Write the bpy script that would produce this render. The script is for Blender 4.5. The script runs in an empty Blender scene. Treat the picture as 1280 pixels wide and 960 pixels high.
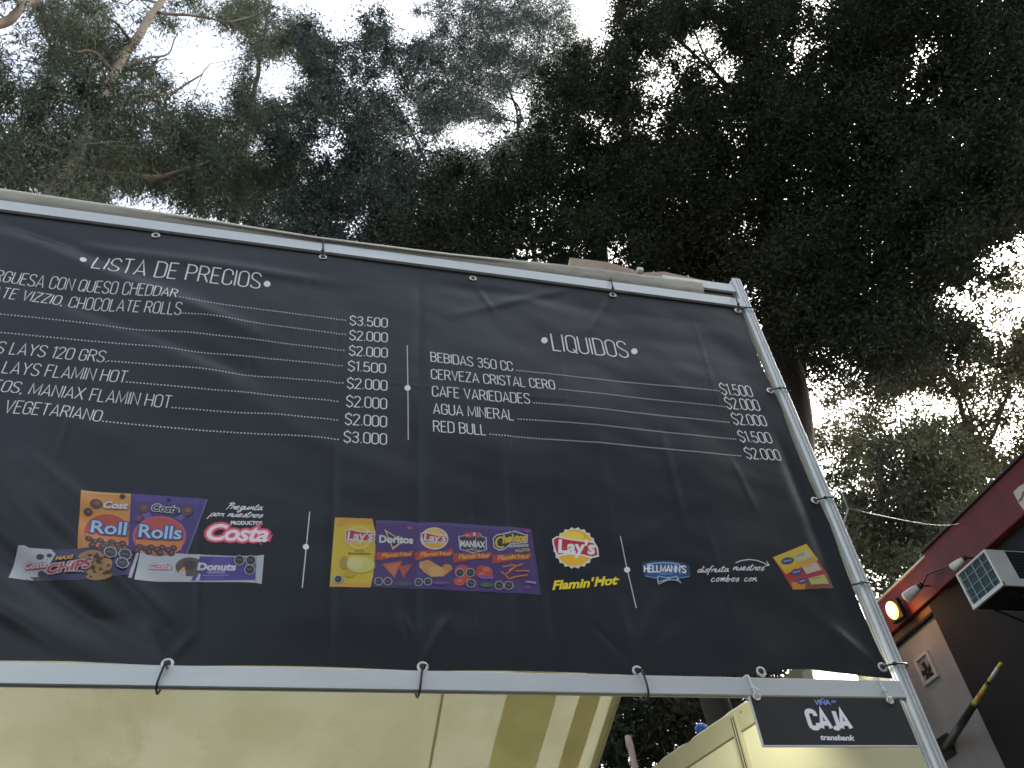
import bpy, bmesh, math, random
import numpy as np
from mathutils import Vector, Matrix, noise

C = bpy.context.scene.collection
SC = bpy.context.scene
# ------------------------------------------------------------------ camera, sky, sun, exposure
VPH, VPV, PP = np.array([5140, 935.]), np.array([500, -650.]), np.array([640, 480.])
F = math.sqrt(-np.dot(VPH - PP, VPV - PP))
_r = np.array([*(VPH - PP), F]); _r /= np.linalg.norm(_r)
_u = np.array([*(VPV - PP), F]); _u /= np.linalg.norm(_u)
_n = -np.cross(_r, _u)
ROT = np.array([_r, _n, _u])                    # camera (x right, y down, z forward) -> world
EYE = np.array([0., 0., 1.6])
cam = bpy.data.cameras.new('camera'); cam.sensor_width = 36; cam.lens = F / 1280 * 36
cam.clip_start = .05; cam.clip_end = 2000
camo = bpy.data.objects.new('camera', cam); C.objects.link(camo)
camo.matrix_world = Matrix([[ROT[0, 0], -ROT[0, 1], -ROT[0, 2], 0], [ROT[1, 0], -ROT[1, 1], -ROT[1, 2], 0],
                            [ROT[2, 0], -ROT[2, 1], -ROT[2, 2], 1.6], [0, 0, 0, 1]])
SC.camera = camo

SUN_EL, SUN_AZ = math.radians(40), math.radians(66)     # azimuth from +Y towards +X
W = bpy.data.worlds.new('World'); SC.world = W; W.use_nodes = True
nt = W.node_tree; bg = nt.nodes['Background']
sky = nt.nodes.new('ShaderNodeTexSky'); sky.sky_type = 'NISHITA'; sky.sun_disc = False
sky.sun_elevation = SUN_EL; sky.sun_rotation = SUN_AZ
sky.air_density = 1.2; sky.dust_density = 6.0; sky.ozone_density = 1.0
hz = nt.nodes.new('ShaderNodeHueSaturation'); hz.inputs['Saturation'].default_value = .5      # thin white haze
nt.links.new(sky.outputs[0], hz.inputs['Color']); nt.links.new(hz.outputs[0], bg.inputs[0]); bg.inputs[1].default_value = 0.15
sl = bpy.data.lights.new('sun', 'SUN'); sl.energy = 1.2; sl.angle = math.radians(10); sl.color = (1, .93, .82)
so = bpy.data.objects.new('sun', sl); C.objects.link(so)
_sd = Vector((math.sin(SUN_AZ) * math.cos(SUN_EL), math.cos(SUN_AZ) * math.cos(SUN_EL), math.sin(SUN_EL)))
so.rotation_euler = _sd.to_track_quat('Z', 'Y').to_euler(); so.location = _sd * 60
SC.view_settings.view_transform = 'Standard'; SC.view_settings.look = 'None'
SC.view_settings.gamma = 1; SC.view_settings.use_curve_mapping = False
SC.view_settings.exposure = 1.85
SC.cycles.max_bounces = 8; SC.cycles.transparent_max_bounces = 8
SC.cycles.filter_width = 1.6

# ------------------------------------------------------------------ helpers
def ray(px, py):
    d = ROT @ np.array([px - PP[0], py - PP[1], F]); return d / np.linalg.norm(d)
def onx(px, py, X):
    d = ray(px, py); return Vector(EYE + d * (X / d[0]))
def ony(px, py, Y):
    d = ray(px, py); return Vector(EYE + d * (Y / d[1]))
def hor(px, py, r):
    d = ray(px, py); return Vector(EYE + d * (r / math.hypot(d[0], d[1])))
BY = 2.2                                        # the plane of the banner
def uv(px, py):
    p = ony(px, py, BY); return p.x, p.z
def project(p):
    q = (np.asarray(p) - EYE) @ ROT
    return PP[0] + F * q[..., 0] / q[..., 2], PP[1] + F * q[..., 1] / q[..., 2]

def thing(name, label, cat, loc=(0, 0, 0), group=None):
    o = bpy.data.objects.new(name, None); C.objects.link(o); o.location = loc
    o.empty_display_size = .2
    o['label'] = label; o['category'] = cat
    if group: o['group'] = group
    return o
def tag(o, label, cat, group=None):
    o['label'] = label; o['category'] = cat
    if group: o['group'] = group
    return o
def link(name, me, m=None, parent=None, label=None):
    o = bpy.data.objects.new(name, me); C.objects.link(o)
    if m is not None and not me.materials:
        me.materials.append(m)
    if parent is not None:
        o.parent = parent
        o.matrix_parent_inverse = Matrix.Translation(-Vector(parent.location)) if parent.parent is None else Matrix()
    if label: o['label'] = label
    return o
def obj(name, bm, m=None, parent=None, label=None, smooth=False):
    me = bpy.data.meshes.new(name); bm.normal_update(); bm.to_mesh(me); bm.free()
    if smooth:
        for p in me.polygons: p.use_smooth = True
    return link(name, me, m, parent, label)
def box(bm, lo, hi, bev=0.0, rot=None, org=None):
    lo, hi = Vector(lo), Vector(hi)
    r = bmesh.ops.create_cube(bm, size=1)
    vs = r['verts']; c = (lo + hi) / 2; s = hi - lo
    for v in vs: v.co = Vector((v.co.x * s.x, v.co.y * s.y, v.co.z * s.z)) + c
    es = list({e for v in vs for e in v.link_edges})
    if bev: 
        rb = bmesh.ops.bevel(bm, geom=es, offset=bev, segments=2, affect='EDGES', profile=.5)
        vs = list({v for f in rb['faces'] for v in f.verts} | {v for v in vs if v.is_valid})
    if rot is not None:
        for v in vs: v.co = rot @ (v.co - org) + org
    return vs
def hexa(bm, f4, b4):                            # a block between a front quad and a back quad
    a = [bm.verts.new(p) for p in f4]; b = [bm.verts.new(p) for p in b4]
    bm.faces.new(a); bm.faces.new(b[::-1])
    for i in range(4):
        j = (i + 1) % 4; bm.faces.new((a[j], a[i], b[i], b[j]))
    bmesh.ops.recalc_face_normals(bm, faces=bm.faces)
def tube(bm, pts, rad, seg=8, cap=True):
    pts = [Vector(p) for p in pts]; n = len(pts)
    rr = rad if hasattr(rad, '__len__') else [rad] * n
    rings = []; ref = None
    for i, p in enumerate(pts):
        t = (pts[min(i + 1, n - 1)] - pts[max(i - 1, 0)])
        t = t.normalized() if t.length > 1e-9 else Vector((0, 0, 1))
        if ref is None:
            ref = Vector((1, 0, 0)) if abs(t.x) < .8 else Vector((0, 1, 0))
        a = (ref - t * ref.dot(t)).normalized(); b = t.cross(a); ref = a
        rings.append([bm.verts.new(p + (a * math.cos(k * math.tau / seg) + b * math.sin(k * math.tau / seg)) * rr[i]) for k in range(seg)])
    for i in range(n - 1):
        for k in range(seg):
            bm.faces.new((rings[i][k], rings[i][(k + 1) % seg], rings[i + 1][(k + 1) % seg], rings[i + 1][k]))
    if cap:
        bm.faces.new(rings[0][::-1]); bm.faces.new(rings[-1])
def smooth_path(pts, n=6):
    pts = [Vector(p) for p in pts]; out = []
    for i in range(len(pts) - 1):
        p0, p1, p2, p3 = pts[max(i - 1, 0)], pts[i], pts[i + 1], pts[min(i + 2, len(pts) - 1)]
        for k in range(n):
            t = k / n
            out.append(.5 * ((2 * p1) + (p2 - p0) * t + (2 * p0 - 5 * p1 + 4 * p2 - p3) * t * t + (3 * p1 - p0 - 3 * p2 + p3) * t ** 3))
    out.append(pts[-1]); return out

# ------------------------------------------------------------------ materials
def srgb(r, g, b):
    f = lambda c: (c / 255 / 12.92) if c / 255 <= .04045 else ((c / 255 + .055) / 1.055) ** 2.4
    return (f(r), f(g), f(b), 1)
def mat(name, col, rough=.5, metal=0, col2=None, scale=6, detail=5, bump=0, bscale=40, spec=.5, stretch=None, contrast=(.35, .65)):
    m = bpy.data.materials.new(name); m.use_nodes = True; t = m.node_tree; N = t.nodes; L = t.links
    b = N['Principled BSDF']; b.inputs['Roughness'].default_value = rough; b.inputs['Metallic'].default_value = metal
    b.inputs['Specular IOR Level'].default_value = spec
    col = tuple(col[:3]) + (1,); b.inputs['Base Color'].default_value = col
    tc = N.new('ShaderNodeTexCoord'); src = tc.outputs['Object']
    if stretch:
        mp = N.new('ShaderNodeMapping'); mp.inputs['Scale'].default_value = stretch; L.new(src, mp.inputs[0]); src = mp.outputs[0]
    if col2 is not None:
        n = N.new('ShaderNodeTexNoise'); n.inputs['Scale'].default_value = scale; n.inputs['Detail'].default_value = detail
        L.new(src, n.inputs['Vector'])
        r = N.new('ShaderNodeValToRGB'); r.color_ramp.elements[0].position = contrast[0]; r.color_ramp.elements[1].position = contrast[1]
        r.color_ramp.elements[0].color = col; r.color_ramp.elements[1].color = tuple(col2[:3]) + (1,)
        L.new(n.outputs['Fac'], r.inputs[0]); L.new(r.outputs[0], b.inputs['Base Color'])
        rr = N.new('ShaderNodeMapRange'); rr.inputs['To Min'].default_value = max(0, rough - .08); rr.inputs['To Max'].default_value = min(1, rough + .08)
        L.new(n.outputs['Fac'], rr.inputs['Value']); L.new(rr.outputs[0], b.inputs['Roughness'])
    if bump:
        n2 = N.new('ShaderNodeTexNoise'); n2.inputs['Scale'].default_value = bscale; n2.inputs['Detail'].default_value = 6
        L.new(src, n2.inputs['Vector'])
        bp = N.new('ShaderNodeBump'); bp.inputs['Strength'].default_value = bump; bp.inputs['Distance'].default_value = .02
        L.new(n2.outputs['Fac'], bp.inputs['Height']); L.new(bp.outputs[0], b.inputs['Normal'])
    return m
def leaf_mat(name, cols, transl=.25, rough=.5):
    m = bpy.data.materials.new(name); m.use_nodes = True; t = m.node_tree; N = t.nodes; L = t.links
    b = N['Principled BSDF']; b.inputs['Roughness'].default_value = rough; b.inputs['Specular IOR Level'].default_value = .3 if rough < .7 else .08
    g = N.new('ShaderNodeNewGeometry'); r = N.new('ShaderNodeValToRGB')
    r.color_ramp.elements.remove(r.color_ramp.elements[1])
    r.color_ramp.elements[0].color = tuple(cols[0]) + (1,)
    for i, c in enumerate(cols[1:]):
        e = r.color_ramp.elements.new((i + 1) / (len(cols) - 1)); e.color = tuple(c) + (1,)
    tc = N.new('ShaderNodeTexCoord'); n = N.new('ShaderNodeTexNoise'); n.inputs['Scale'].default_value = .45; n.inputs['Detail'].default_value = 3
    L.new(tc.outputs['Object'], n.inputs['Vector'])
    mr = N.new('ShaderNodeMapRange'); mr.inputs['From Min'].default_value = .3; mr.inputs['From Max'].default_value = .7
    L.new(n.outputs['Fac'], mr.inputs['Value'])
    mx = N.new('ShaderNodeMath'); mx.operation = 'MULTIPLY_ADD'; mx.inputs[1].default_value = .5
    hf = N.new('ShaderNodeMath'); hf.operation = 'MULTIPLY'; hf.inputs[1].default_value = .5
    L.new(mr.outputs[0], hf.inputs[0]); L.new(g.outputs['Random Per Island'], mx.inputs[0]); L.new(hf.outputs[0], mx.inputs[2])
    L.new(mx.outputs[0], r.inputs[0])
    L.new(r.outputs[0], b.inputs['Base Color'])
    tr = N.new('ShaderNodeBsdfTranslucent')
    hs = N.new('ShaderNodeHueSaturation'); hs.inputs['Value'].default_value = 1.3; hs.inputs['Saturation'].default_value = 1.15
    L.new(r.outputs[0], hs.inputs['Color']); L.new(hs.outputs[0], tr.inputs['Color'])
    mix = N.new('ShaderNodeMixShader'); mix.inputs[0].default_value = transl
    L.new(b.outputs[0], mix.inputs[1]); L.new(tr.outputs[0], mix.inputs[2])
    L.new(mix.outputs[0], N['Material Output'].inputs['Surface'])
    return m
def glow(name, col, s):
    m = bpy.data.materials.new(name); m.use_nodes = True; b = m.node_tree.nodes['Principled BSDF']
    b.inputs['Base Color'].default_value = (.8, .8, .8, 1)
    b.inputs['Emission Color'].default_value = tuple(col) + (1,); b.inputs['Emission Strength'].default_value = s
    return m
M = {}
M['vinyl'] = mat('black_vinyl', (.0075, .0098, .0118), .34, 0, (.0105, .0126, .0148), 3, 4, .05, 900, spec=.34)
M['vinyl'].node_tree.nodes['Principled BSDF'].inputs['Specular Tint'].default_value = (.90, .96, 1, 1)
M['alu'] = mat('anodised_aluminium', (.52, .55, .54), .42, .3, (.62, .65, .64), 7, 8, .05, 160, stretch=(.25, 1, 1), contrast=(.25, .7))
M['alu_dark'] = mat('dark_slot', (.03, .03, .035), .5, .3)
M['black_plastic'] = mat('black_plastic', (.012, .012, .013), .4)
M['white_plastic'] = mat('white_plastic', (.62, .62, .58), .4, 0, (.7, .7, .66), 14)
M['ring'] = mat('grommet_metal', (.55, .54, .50), .35, .8)
M['card'] = mat('brown_board', (.40, .30, .22), .8, 0, (.48, .38, .29), 9, 5, .15, 60)
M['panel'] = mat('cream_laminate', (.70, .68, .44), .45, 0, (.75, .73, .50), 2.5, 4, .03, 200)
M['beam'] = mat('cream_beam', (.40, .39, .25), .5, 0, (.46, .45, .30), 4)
M['red'] = mat('red_paint', (.085, .010, .008), .55, 0, (.18, .018, .014), 3.2, 8, .08, 30, stretch=(1, 2.2, .45), contrast=(.25, .75))
M['darkwall'] = mat('dark_wall', (.0045, .005, .0055), .8, 0, (.009, .0095, .010), 3, 6, .25, 50)
M['whitewall'] = mat('grey_white_render', (.25, .25, .245), .85, 0, (.34, .34, .33), 1.6, 9, .35, 70, stretch=(1, 1, .5))
M['wood'] = mat('soffit_wood', (.11, .06, .025), .55, 0, (.19, .10, .04), 5, 6, .2, 30, stretch=(1, .25, 6))
M['coping'] = mat('roof_coping', (.035, .035, .032), .6, .2, (.06, .06, .055), 5)
M['ac_white'] = mat('ac_casing', (.56, .57, .54), .42, 0, (.66, .67, .64), 5, 5, .03, 90)
M['ac_grille'] = mat('ac_coil', (.02, .045, .05), .5, .2, (.035, .07, .075), 30)
M['ac_wire'] = mat('ac_wire', (.25, .33, .33), .45, .2)
M['pole'] = mat('dark_pole', (.015, .015, .014), .5)
M['yellow'] = mat('yellow_tape', (.55, .46, .03), .5)
M['orange'] = mat('orange_tape', (.6, .17, .03), .5)
M['bark_euc'] = mat('eucalyptus_bark', (.15, .105, .07), .85, 0, (.36, .30, .23), 2.2, 6, .5, 14, stretch=(1, 1, .3))
M['bark_dark'] = mat('dark_bark', (.022, .018, .013), .95, 0, (.055, .042, .03), 3, 7, .9, 9, stretch=(1.6, 1.6, .35))
M['bark_grey'] = mat('grey_bark', (.06, .05, .04), .9, 0, (.13, .115, .095), 3, 6, .6, 12, stretch=(1, 1, .3))
M['soil'] = mat('forest_soil', (.035, .026, .018), .95, 0, (.075, .055, .035), 1.4, 8, .6, 6)
M['asphalt'] = mat('asphalt', (.045, .045, .046), .9, 0, (.065, .064, .062), 1.2, 8, .3, 120)
M['leaf_euc'] = leaf_mat('eucalyptus_leaf', [(.055, .075, .062), (.078, .105, .075), (.10, .118, .065), (.12, .115, .06)], .32)
M['leaf_blue'] = leaf_mat('bluish_leaf', [(.034, .052, .050), (.048, .070, .060), (.066, .088, .066)], .28)
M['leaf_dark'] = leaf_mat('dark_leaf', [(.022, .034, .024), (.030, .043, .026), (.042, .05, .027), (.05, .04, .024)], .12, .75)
M['leaf_far'] = leaf_mat('backlit_leaf', [(.042, .052, .032), (.066, .076, .042), (.095, .095, .05)], .42)
M['leaf_red'] = leaf_mat('reddish_leaf', [(.07, .075, .04), (.095, .09, .05), (.11, .085, .05)], .4)

def tarp_mat():
    m = bpy.data.materials.new('cream_tarpaulin'); m.use_nodes = True; t = m.node_tree; N = t.nodes; L = t.links
    b = N['Principled BSDF']; b.inputs['Roughness'].default_value = .55
    tc = N.new('ShaderNodeTexCoord'); n = N.new('ShaderNodeTexNoise'); n.inputs['Scale'].default_value = 2.2; n.inputs['Detail'].default_value = 7
    L.new(tc.outputs['Object'], n.inputs['Vector'])
    r = N.new('ShaderNodeValToRGB'); e = r.color_ramp.elements
    e[0].position = .28; e[0].color = (.47, .45, .25, 1); e[1].position = .6; e[1].color = (.58, .56, .36, 1)
    L.new(n.outputs['Fac'], r.inputs[0])
    n2 = N.new('ShaderNodeTexNoise'); n2.inputs['Scale'].default_value = 1.3; n2.inputs['Detail'].default_value = 9; n2.inputs['Roughness'].default_value = .7
    mp = N.new('ShaderNodeMapping'); mp.inputs['Location'].default_value = (3, 7, 0); mp.inputs['Scale'].default_value = (1.6, .6, 1)
    L.new(tc.outputs['Object'], mp.inputs[0]); L.new(mp.outputs[0], n2.inputs['Vector'])
    r2 = N.new('ShaderNodeValToRGB'); r2.color_ramp.elements[0].position = .57; r2.color_ramp.elements[1].position = .74
    L.new(n2.outputs['Fac'], r2.inputs[0])
    mix = N.new('ShaderNodeMix'); mix.data_type = 'RGBA'; L.new(r2.outputs[0], mix.inputs[0]); L.new(r.outputs[0], mix.inputs[6]); mix.inputs[7].default_value = (.43, .38, .22, 1)
    L.new(mix.outputs[2], b.inputs['Base Color'])
    bp = N.new('ShaderNodeBump'); bp.inputs['Strength'].default_value = .25; bp.inputs['Distance'].default_value = .02
    n3 = N.new('ShaderNodeTexNoise'); n3.inputs['Scale'].default_value = 7; n3.inputs['Detail'].default_value = 5; n3.inputs['Distortion'].default_value = 1.2
    L.new(tc.outputs['Object'], n3.inputs['Vector']); L.new(n3.outputs['Fac'], bp.inputs['Height']); L.new(bp.outputs[0], b.inputs['Normal'])
    tr = N.new('ShaderNodeBsdfTranslucent'); L.new(mix.outputs[2], tr.inputs['Color'])
    ms = N.new('ShaderNodeMixShader'); ms.inputs[0].default_value = .38
    L.new(b.outputs[0], ms.inputs[1]); L.new(tr.outputs[0], ms.inputs[2]); L.new(ms.outputs[0], N['Material Output'].inputs['Surface'])
    return m
M['tarp'] = tarp_mat()
def ink_mat():
    m = bpy.data.materials.new('printed_ink'); m.use_nodes = True; N = m.node_tree.nodes; L = m.node_tree.links
    b = N['Principled BSDF']; a = N.new('ShaderNodeVertexColor'); a.layer_name = 'ink'
    L.new(a.outputs['Color'], b.inputs['Base Color']); b.inputs['Roughness'].default_value = .42
    return m
M['ink'] = ink_mat()
# ------------------------------------------------------------------ price banner
BX0, BX1, BZ0, BZ1 = -1.90, 1.868, 2.668, 4.408
def _ridge(a, b, w, amp):
    (x0, z0), (x1, z1) = uv(*a), uv(*b); return (x0, z0, x1, z1, w, amp)
RIDGES = [
    _ridge((-60, 640), (190, 830), .045, -.026), _ridge((40, 610), (215, 780), .035, .015), _ridge((-40, 560), (90, 700), .06, -.02), _ridge((-60, 720), (110, 830), .03, .014), _ridge((20, 560), (120, 640), .03, .010),
    _ridge((-10, 285), (330, 420), .045, .016), _ridge((10, 340), (330, 470), .04, -.012), _ridge((60, 300), (420, 350), .03, .009), _ridge((0, 270), (160, 330), .025, -.009),
    _ridge((190, 420), (420, 560), .05, .006), _ridge((-30, 470), (160, 560), .06, .008),
    _ridge((560, 392), (745, 350), .022, .004), _ridge((540, 350), (700, 372), .03, -.004),
    _ridge((423, 380), (412, 830), .012, -.003), _ridge((526, 330), (520, 835), .016, -.0045), _ridge((632, 500), (652, 838), .012, .003),
    _ridge((665, 640), (690, 838), .02, -.004), _ridge((745, 520), (780, 760), .02, .002), _ridge((825, 530), (860, 660), .016, .0022),
    _ridge((915, 570), (950, 640), .014, .0018),
    _ridge((462, 335), (455, 640), .006, .0012), _ridge((590, 560), (600, 800), .006, .0014), _ridge((700, 430), (722, 620), .006, .0013), _ridge((320, 300), (312, 520), .007, .0013), _ridge((250, 560), (246, 800), .007, .0014),
    _ridge((868, 395), (905, 520), .01, .0008), _ridge((880, 640), (930, 800), .014, .0012), _ridge((120, 420), (60, 600), .010, .002), _ridge((430, 470), (720, 500), .008, .001), _ridge((900, 610), (720, 720), .02, .0008),
    _ridge((798, 834), (770, 740), .02, .003), _ridge((798, 834), (822, 745), .022, .004), _ridge((798, 834), (870, 770), .022, .0025), _ridge((798, 834), (745, 780), .012, -.004),
    _ridge((1112, 846), (1040, 780), .026, .006), _ridge((1112, 846), (1060, 840), .02, .008), _ridge((1108, 840), (1090, 770), .02, -.007),
    _ridge((990, 520), (1092, 775), .018, .016), _ridge((975, 540), (1065, 770), .03, -.010),
    _ridge((529, 830), (500, 760), .014, .004), _ridge((529, 830), (560, 770), .014, .004), _ridge((209, 826), (180, 780), .016, .006), _ridge((209, 826), (240, 790), .014, .004),
    _ridge((404, 318), (380, 370), .014, .003), _ridge((592, 346), (620, 390), .014, .003), _ridge((766, 364), (740, 410), .014, .003),
]
def disp(x, z):
    h = 0
    for x0, z0, x1, z1, w, a in RIDGES:
        dx, dz = x1 - x0, z1 - z0; l2 = dx * dx + dz * dz
        t = ((x - x0) * dx + (z - z0) * dz) / l2
        tc = min(max(t, 0), 1)
        q = (x - x0 - tc * dx) ** 2 + (z - z0 - tc * dz) ** 2
        if q < 9 * w * w:
            h += a * math.exp(-q / (w * w)) * (1 - .75 * abs(2 * tc - 1) ** 3)
    h += -.010 * noise.noise((x * 1.1, z * 1.5, 3.1)) + .0065 * noise.noise((x * 3.2 + z * 1.2, z * 3.6, 8.7)) + .0016 * noise.noise((x * 8 + z * 4, z * 11, 1.7))
    e = min(x - BX0, BX1 - x, z - BZ0, BZ1 - z)
    k = min(1, max(0, e / .12))
    return h * (.25 + .75 * k)
def bpoint(x, z, layer=0.0):
    return Vector((x, BY + .012 - disp(x, z) - layer, z))
banner = thing('price_banner', 'big black vinyl price list banner tied inside the aluminium stall frame', 'banner', (0, BY, BZ0))
bm = bmesh.new(); NX, NZ = 560, 240
def edge_x1(z):       # the free right edge of the sheet pulls in between its ties
    return BX1 - .012 * abs(math.sin((z - BZ0) / (BZ1 - BZ0) * math.pi * 3))
def edge_z0(x):       # the hem rises between grommets, most near the right corner
    b = .006 * abs(math.sin((x - .38) / .63 * math.pi))
    return BZ0 - .012 + b + (.030 * math.exp(-((x - 1.58) / .17) ** 2))
grid = []
for j in range(NZ + 1):
    row = []
    for i in range(NX + 1):
        a, b = i / NX, j / NZ
        z = BZ0 + (BZ1 - BZ0) * b; x = BX0 + (edge_x1(z) - BX0) * a
        z = edge_z0(x) + (BZ1 - edge_z0(x)) * b
        row.append(bm.verts.new(bpoint(x, z)))
    grid.append(row)
for j in range(NZ):
    for i in range(NX):
        bm.faces.new((grid[j][i], grid[j][i + 1], grid[j + 1][i + 1], grid[j + 1][i]))
obj('banner_sheet', bm, M['vinyl'], banner, smooth=True)

# ---- printing: flat ink shapes that follow the sheet, drawn in photo pixels or banner metres
class Ink:
    def __init__(s): s.f = []; s.k = 0
    def raw(s, pts, col, layer=None):
        s.f.append((pts, col, s.k if layer is None else layer))
    def poly(s, pts, col):              # pts in (x,z) of the banner
        s.k += 1; s.raw(pts, col)
    def tris(s, V, T, col):
        s.k += 1
        for t in T: s.raw([V[i] for i in t], col)
    def build(s, name, parent, label=None, place=bpoint, base=.0008, step=.00009, maxlen=.011):
        if name in ('packet_print', 'printed_card'):        # packet inks muted and greyed to stand for the sheen over the print
            dull = lambda q: .70 * (.88 * q + .12 * .14)
        else: dull = lambda q: .94 * q
        bm = bmesh.new(); lay = bm.loops.layers.float_color.new('ink')
        bm.verts.ensure_lookup_table()
        for pts, col, k in s.f:
            ar = sum(pts[i][0] * pts[(i + 1) % len(pts)][1] - pts[(i + 1) % len(pts)][0] * pts[i][1] for i in range(len(pts)))
            if abs(ar) < 1e-10: continue
            if ar < 0: pts = pts[::-1]
            vs = [bm.verts.new((p[0], k * step, p[1])) for p in pts]
            try: f = bm.faces.new(vs)
            except ValueError: continue
            for l in f.loops: l[lay] = (dull(col[0]), dull(col[1]), dull(col[2]), 1)
        big = [f for f in bm.faces if len(f.verts) > 4]
        bmesh.ops.triangulate(bm, faces=big)
        for _ in range(7):
            es = [e for e in bm.edges if (e.verts[0].co - e.verts[1].co).length > maxlen]
            if not es: break
            bmesh.ops.subdivide_edges(bm, edges=es, cuts=1)
            bmesh.ops.triangulate(bm, faces=[f for f in bm.faces if len(f.verts) > 4])
        for v in bm.verts:
            v.co = place(v.co.x, v.co.z, base + v.co.y)
        return obj(name, bm, M['ink'], parent, label)
WHITE = srgb(235, 236, 232); GREYW = srgb(205, 208, 205)

# ---- thin condensed stroke lettering
def arc(cx, cy, rx, ry, a0, a1, n=7):
    return [(cx + rx * math.cos(math.radians(a0 + (a1 - a0) * i / n)), cy + ry * math.sin(math.radians(a0 + (a1 - a0) * i / n))) for i in range(n + 1)]
w = .40; r = .2
_O = arc(.2, .8, .2, .2, 0, 180) + arc(.2, .2, .2, .2, 180, 360) + [(.4, .8)]
_S = arc(.19, .81, .19, .19, 0, 180) + arc(.19, .74, .19, .2, 180, 245, 3) + arc(.19, .26, .19, .2, 65, 0, 3) + arc(.19, .19, .19, .19, 0, -180)
GL = {
 'A': (.44, [[(0, 0), (.22, 1), (.44, 0)], [(.07, .28), (.37, .28)]]),
 'B': (.40, [[(.2, .53)] + arc(.2, .765, .19, .235, -90, 90) + [(0, 1), (0, 0), (.2, 0)] + arc(.2, .265, .2, .265, -90, 90) + [(0, .53)]]),
 'C': (.38, [[(.38, .7)] + arc(.19, .81, .19, .19, 0, 180) + arc(.19, .19, .19, .19, 180, 360) + [(.38, .3)]]),
 'D': (.40, [[(0, 0), (0, 1), (.2, 1)] + arc(.2, .8, .2, .2, 90, 0) + arc(.2, .2, .2, .2, 0, -90) + [(0, 0)]]),
 'E': (.34, [[(.34, 1), (0, 1), (0, 0), (.34, 0)], [(0, .53), (.28, .53)]]),
 'F': (.33, [[(.33, 1), (0, 1), (0, 0)], [(0, .53), (.28, .53)]]),
 'G': (.39, [[(.38, .7)] + arc(.19, .81, .19, .19, 0, 180) + arc(.19, .19, .19, .19, 180, 360) + [(.38, .48), (.2, .48)]]),
 'H': (.40, [[(0, 0), (0, 1)], [(.4, 0), (.4, 1)], [(0, .52), (.4, .52)]]),
 'I': (.03, [[(.015, 0), (.015, 1)]]),
 'J': (.25, [[(.25, 1), (.25, .15)] + arc(.12, .15, .13, .15, 0, -150)]),
 'K': (.40, [[(0, 0), (0, 1)], [(.38, 1), (.02, .42)], [(.13, .6), (.4, 0)]]),
 'L': (.32, [[(0, 1), (0, 0), (.32, 0)]]),
 'M': (.54, [[(0, 0), (.02, 1), (.27, .12), (.52, 1), (.54, 0)]]),
 'N': (.41, [[(0, 0), (0, 1), (.41, 0), (.41, 1)]]),
 'O': (.40, [_O]),
 'P': (.38, [[(0, 0), (0, 1), (.2, 1)] + arc(.2, .745, .18, .255, 90, -90) + [(0, .49)]]),
 'Q': (.40, [_O, [(.25, .2), (.42, -.04)]]),
 'R': (.40, [[(0, 0), (0, 1), (.2, 1)] + arc(.2, .75, .18, .25, 90, -90) + [(0, .5)], [(.21, .5), (.4, 0)]]),
 'S': (.38, [_S]),
 'T': (.38, [[(0, 1), (.38, 1)], [(.19, 1), (.19, 0)]]),
 'U': (.39, [[(0, 1), (0, .19)] + arc(.195, .19, .195, .19, 180, 360) + [(.39, 1)]]),
 'V': (.42, [[(0, 1), (.21, 0), (.42, 1)]]),
 'X': (.42, [[(0, 0), (.42, 1)], [(0, 1), (.42, 0)]]),
 'Y': (.42, [[(0, 1), (.21, .48), (.42, 1)], [(.21, .48), (.21, 0)]]),
 'Z': (.38, [[(0, 1), (.38, 1), (0, 0), (.38, 0)]]),
 '0': (.39, [_O]),
 '1': (.16, [[(0, .86), (.13, 1), (.13, 0)]]),
 '2': (.37, [arc(.185, .81, .185, .19, 180, 0) + [(.37, .72), (0, 0), (.38, 0)]]),
 '3': (.38, [[(.02, .86)] + arc(.19, .78, .18, .22, 160, -70) + [(.12, .55), (.24, .55)] + arc(.19, .26, .19, .26, 70, -160)]),
 '5': (.38, [[(.35, 1), (.05, 1), (.02, .52)] + arc(.19, .38, .19, .22, 140, 0, 5) + arc(.19, .19, .19, .19, 0, -180)]),
 '$': (.38, [_S, [(.19, 1), (.19, 1.12)], [(.19, 0), (.19, -.12)]]),
 '.': (.06, [[(.03, 0), (.03, .07)]]), ',': (.06, [[(.04, .06), (.01, -.12)]]),
 "'": (.05, [[(.03, 1), (.02, .82)]]),
}
def stroke_layout(text, gap=.13, space=.26):
    x = 0; out = []; ends = []
    for ch in text:
        if ch == ' ': x += space; ends.append(x); continue
        g = GL[ch]
        for st in g[1]: out.append([(p[0] + x, p[1]) for p in st])
        x += g[0]; ends.append(x); x += gap
    return out, ends[-1], ends
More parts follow.
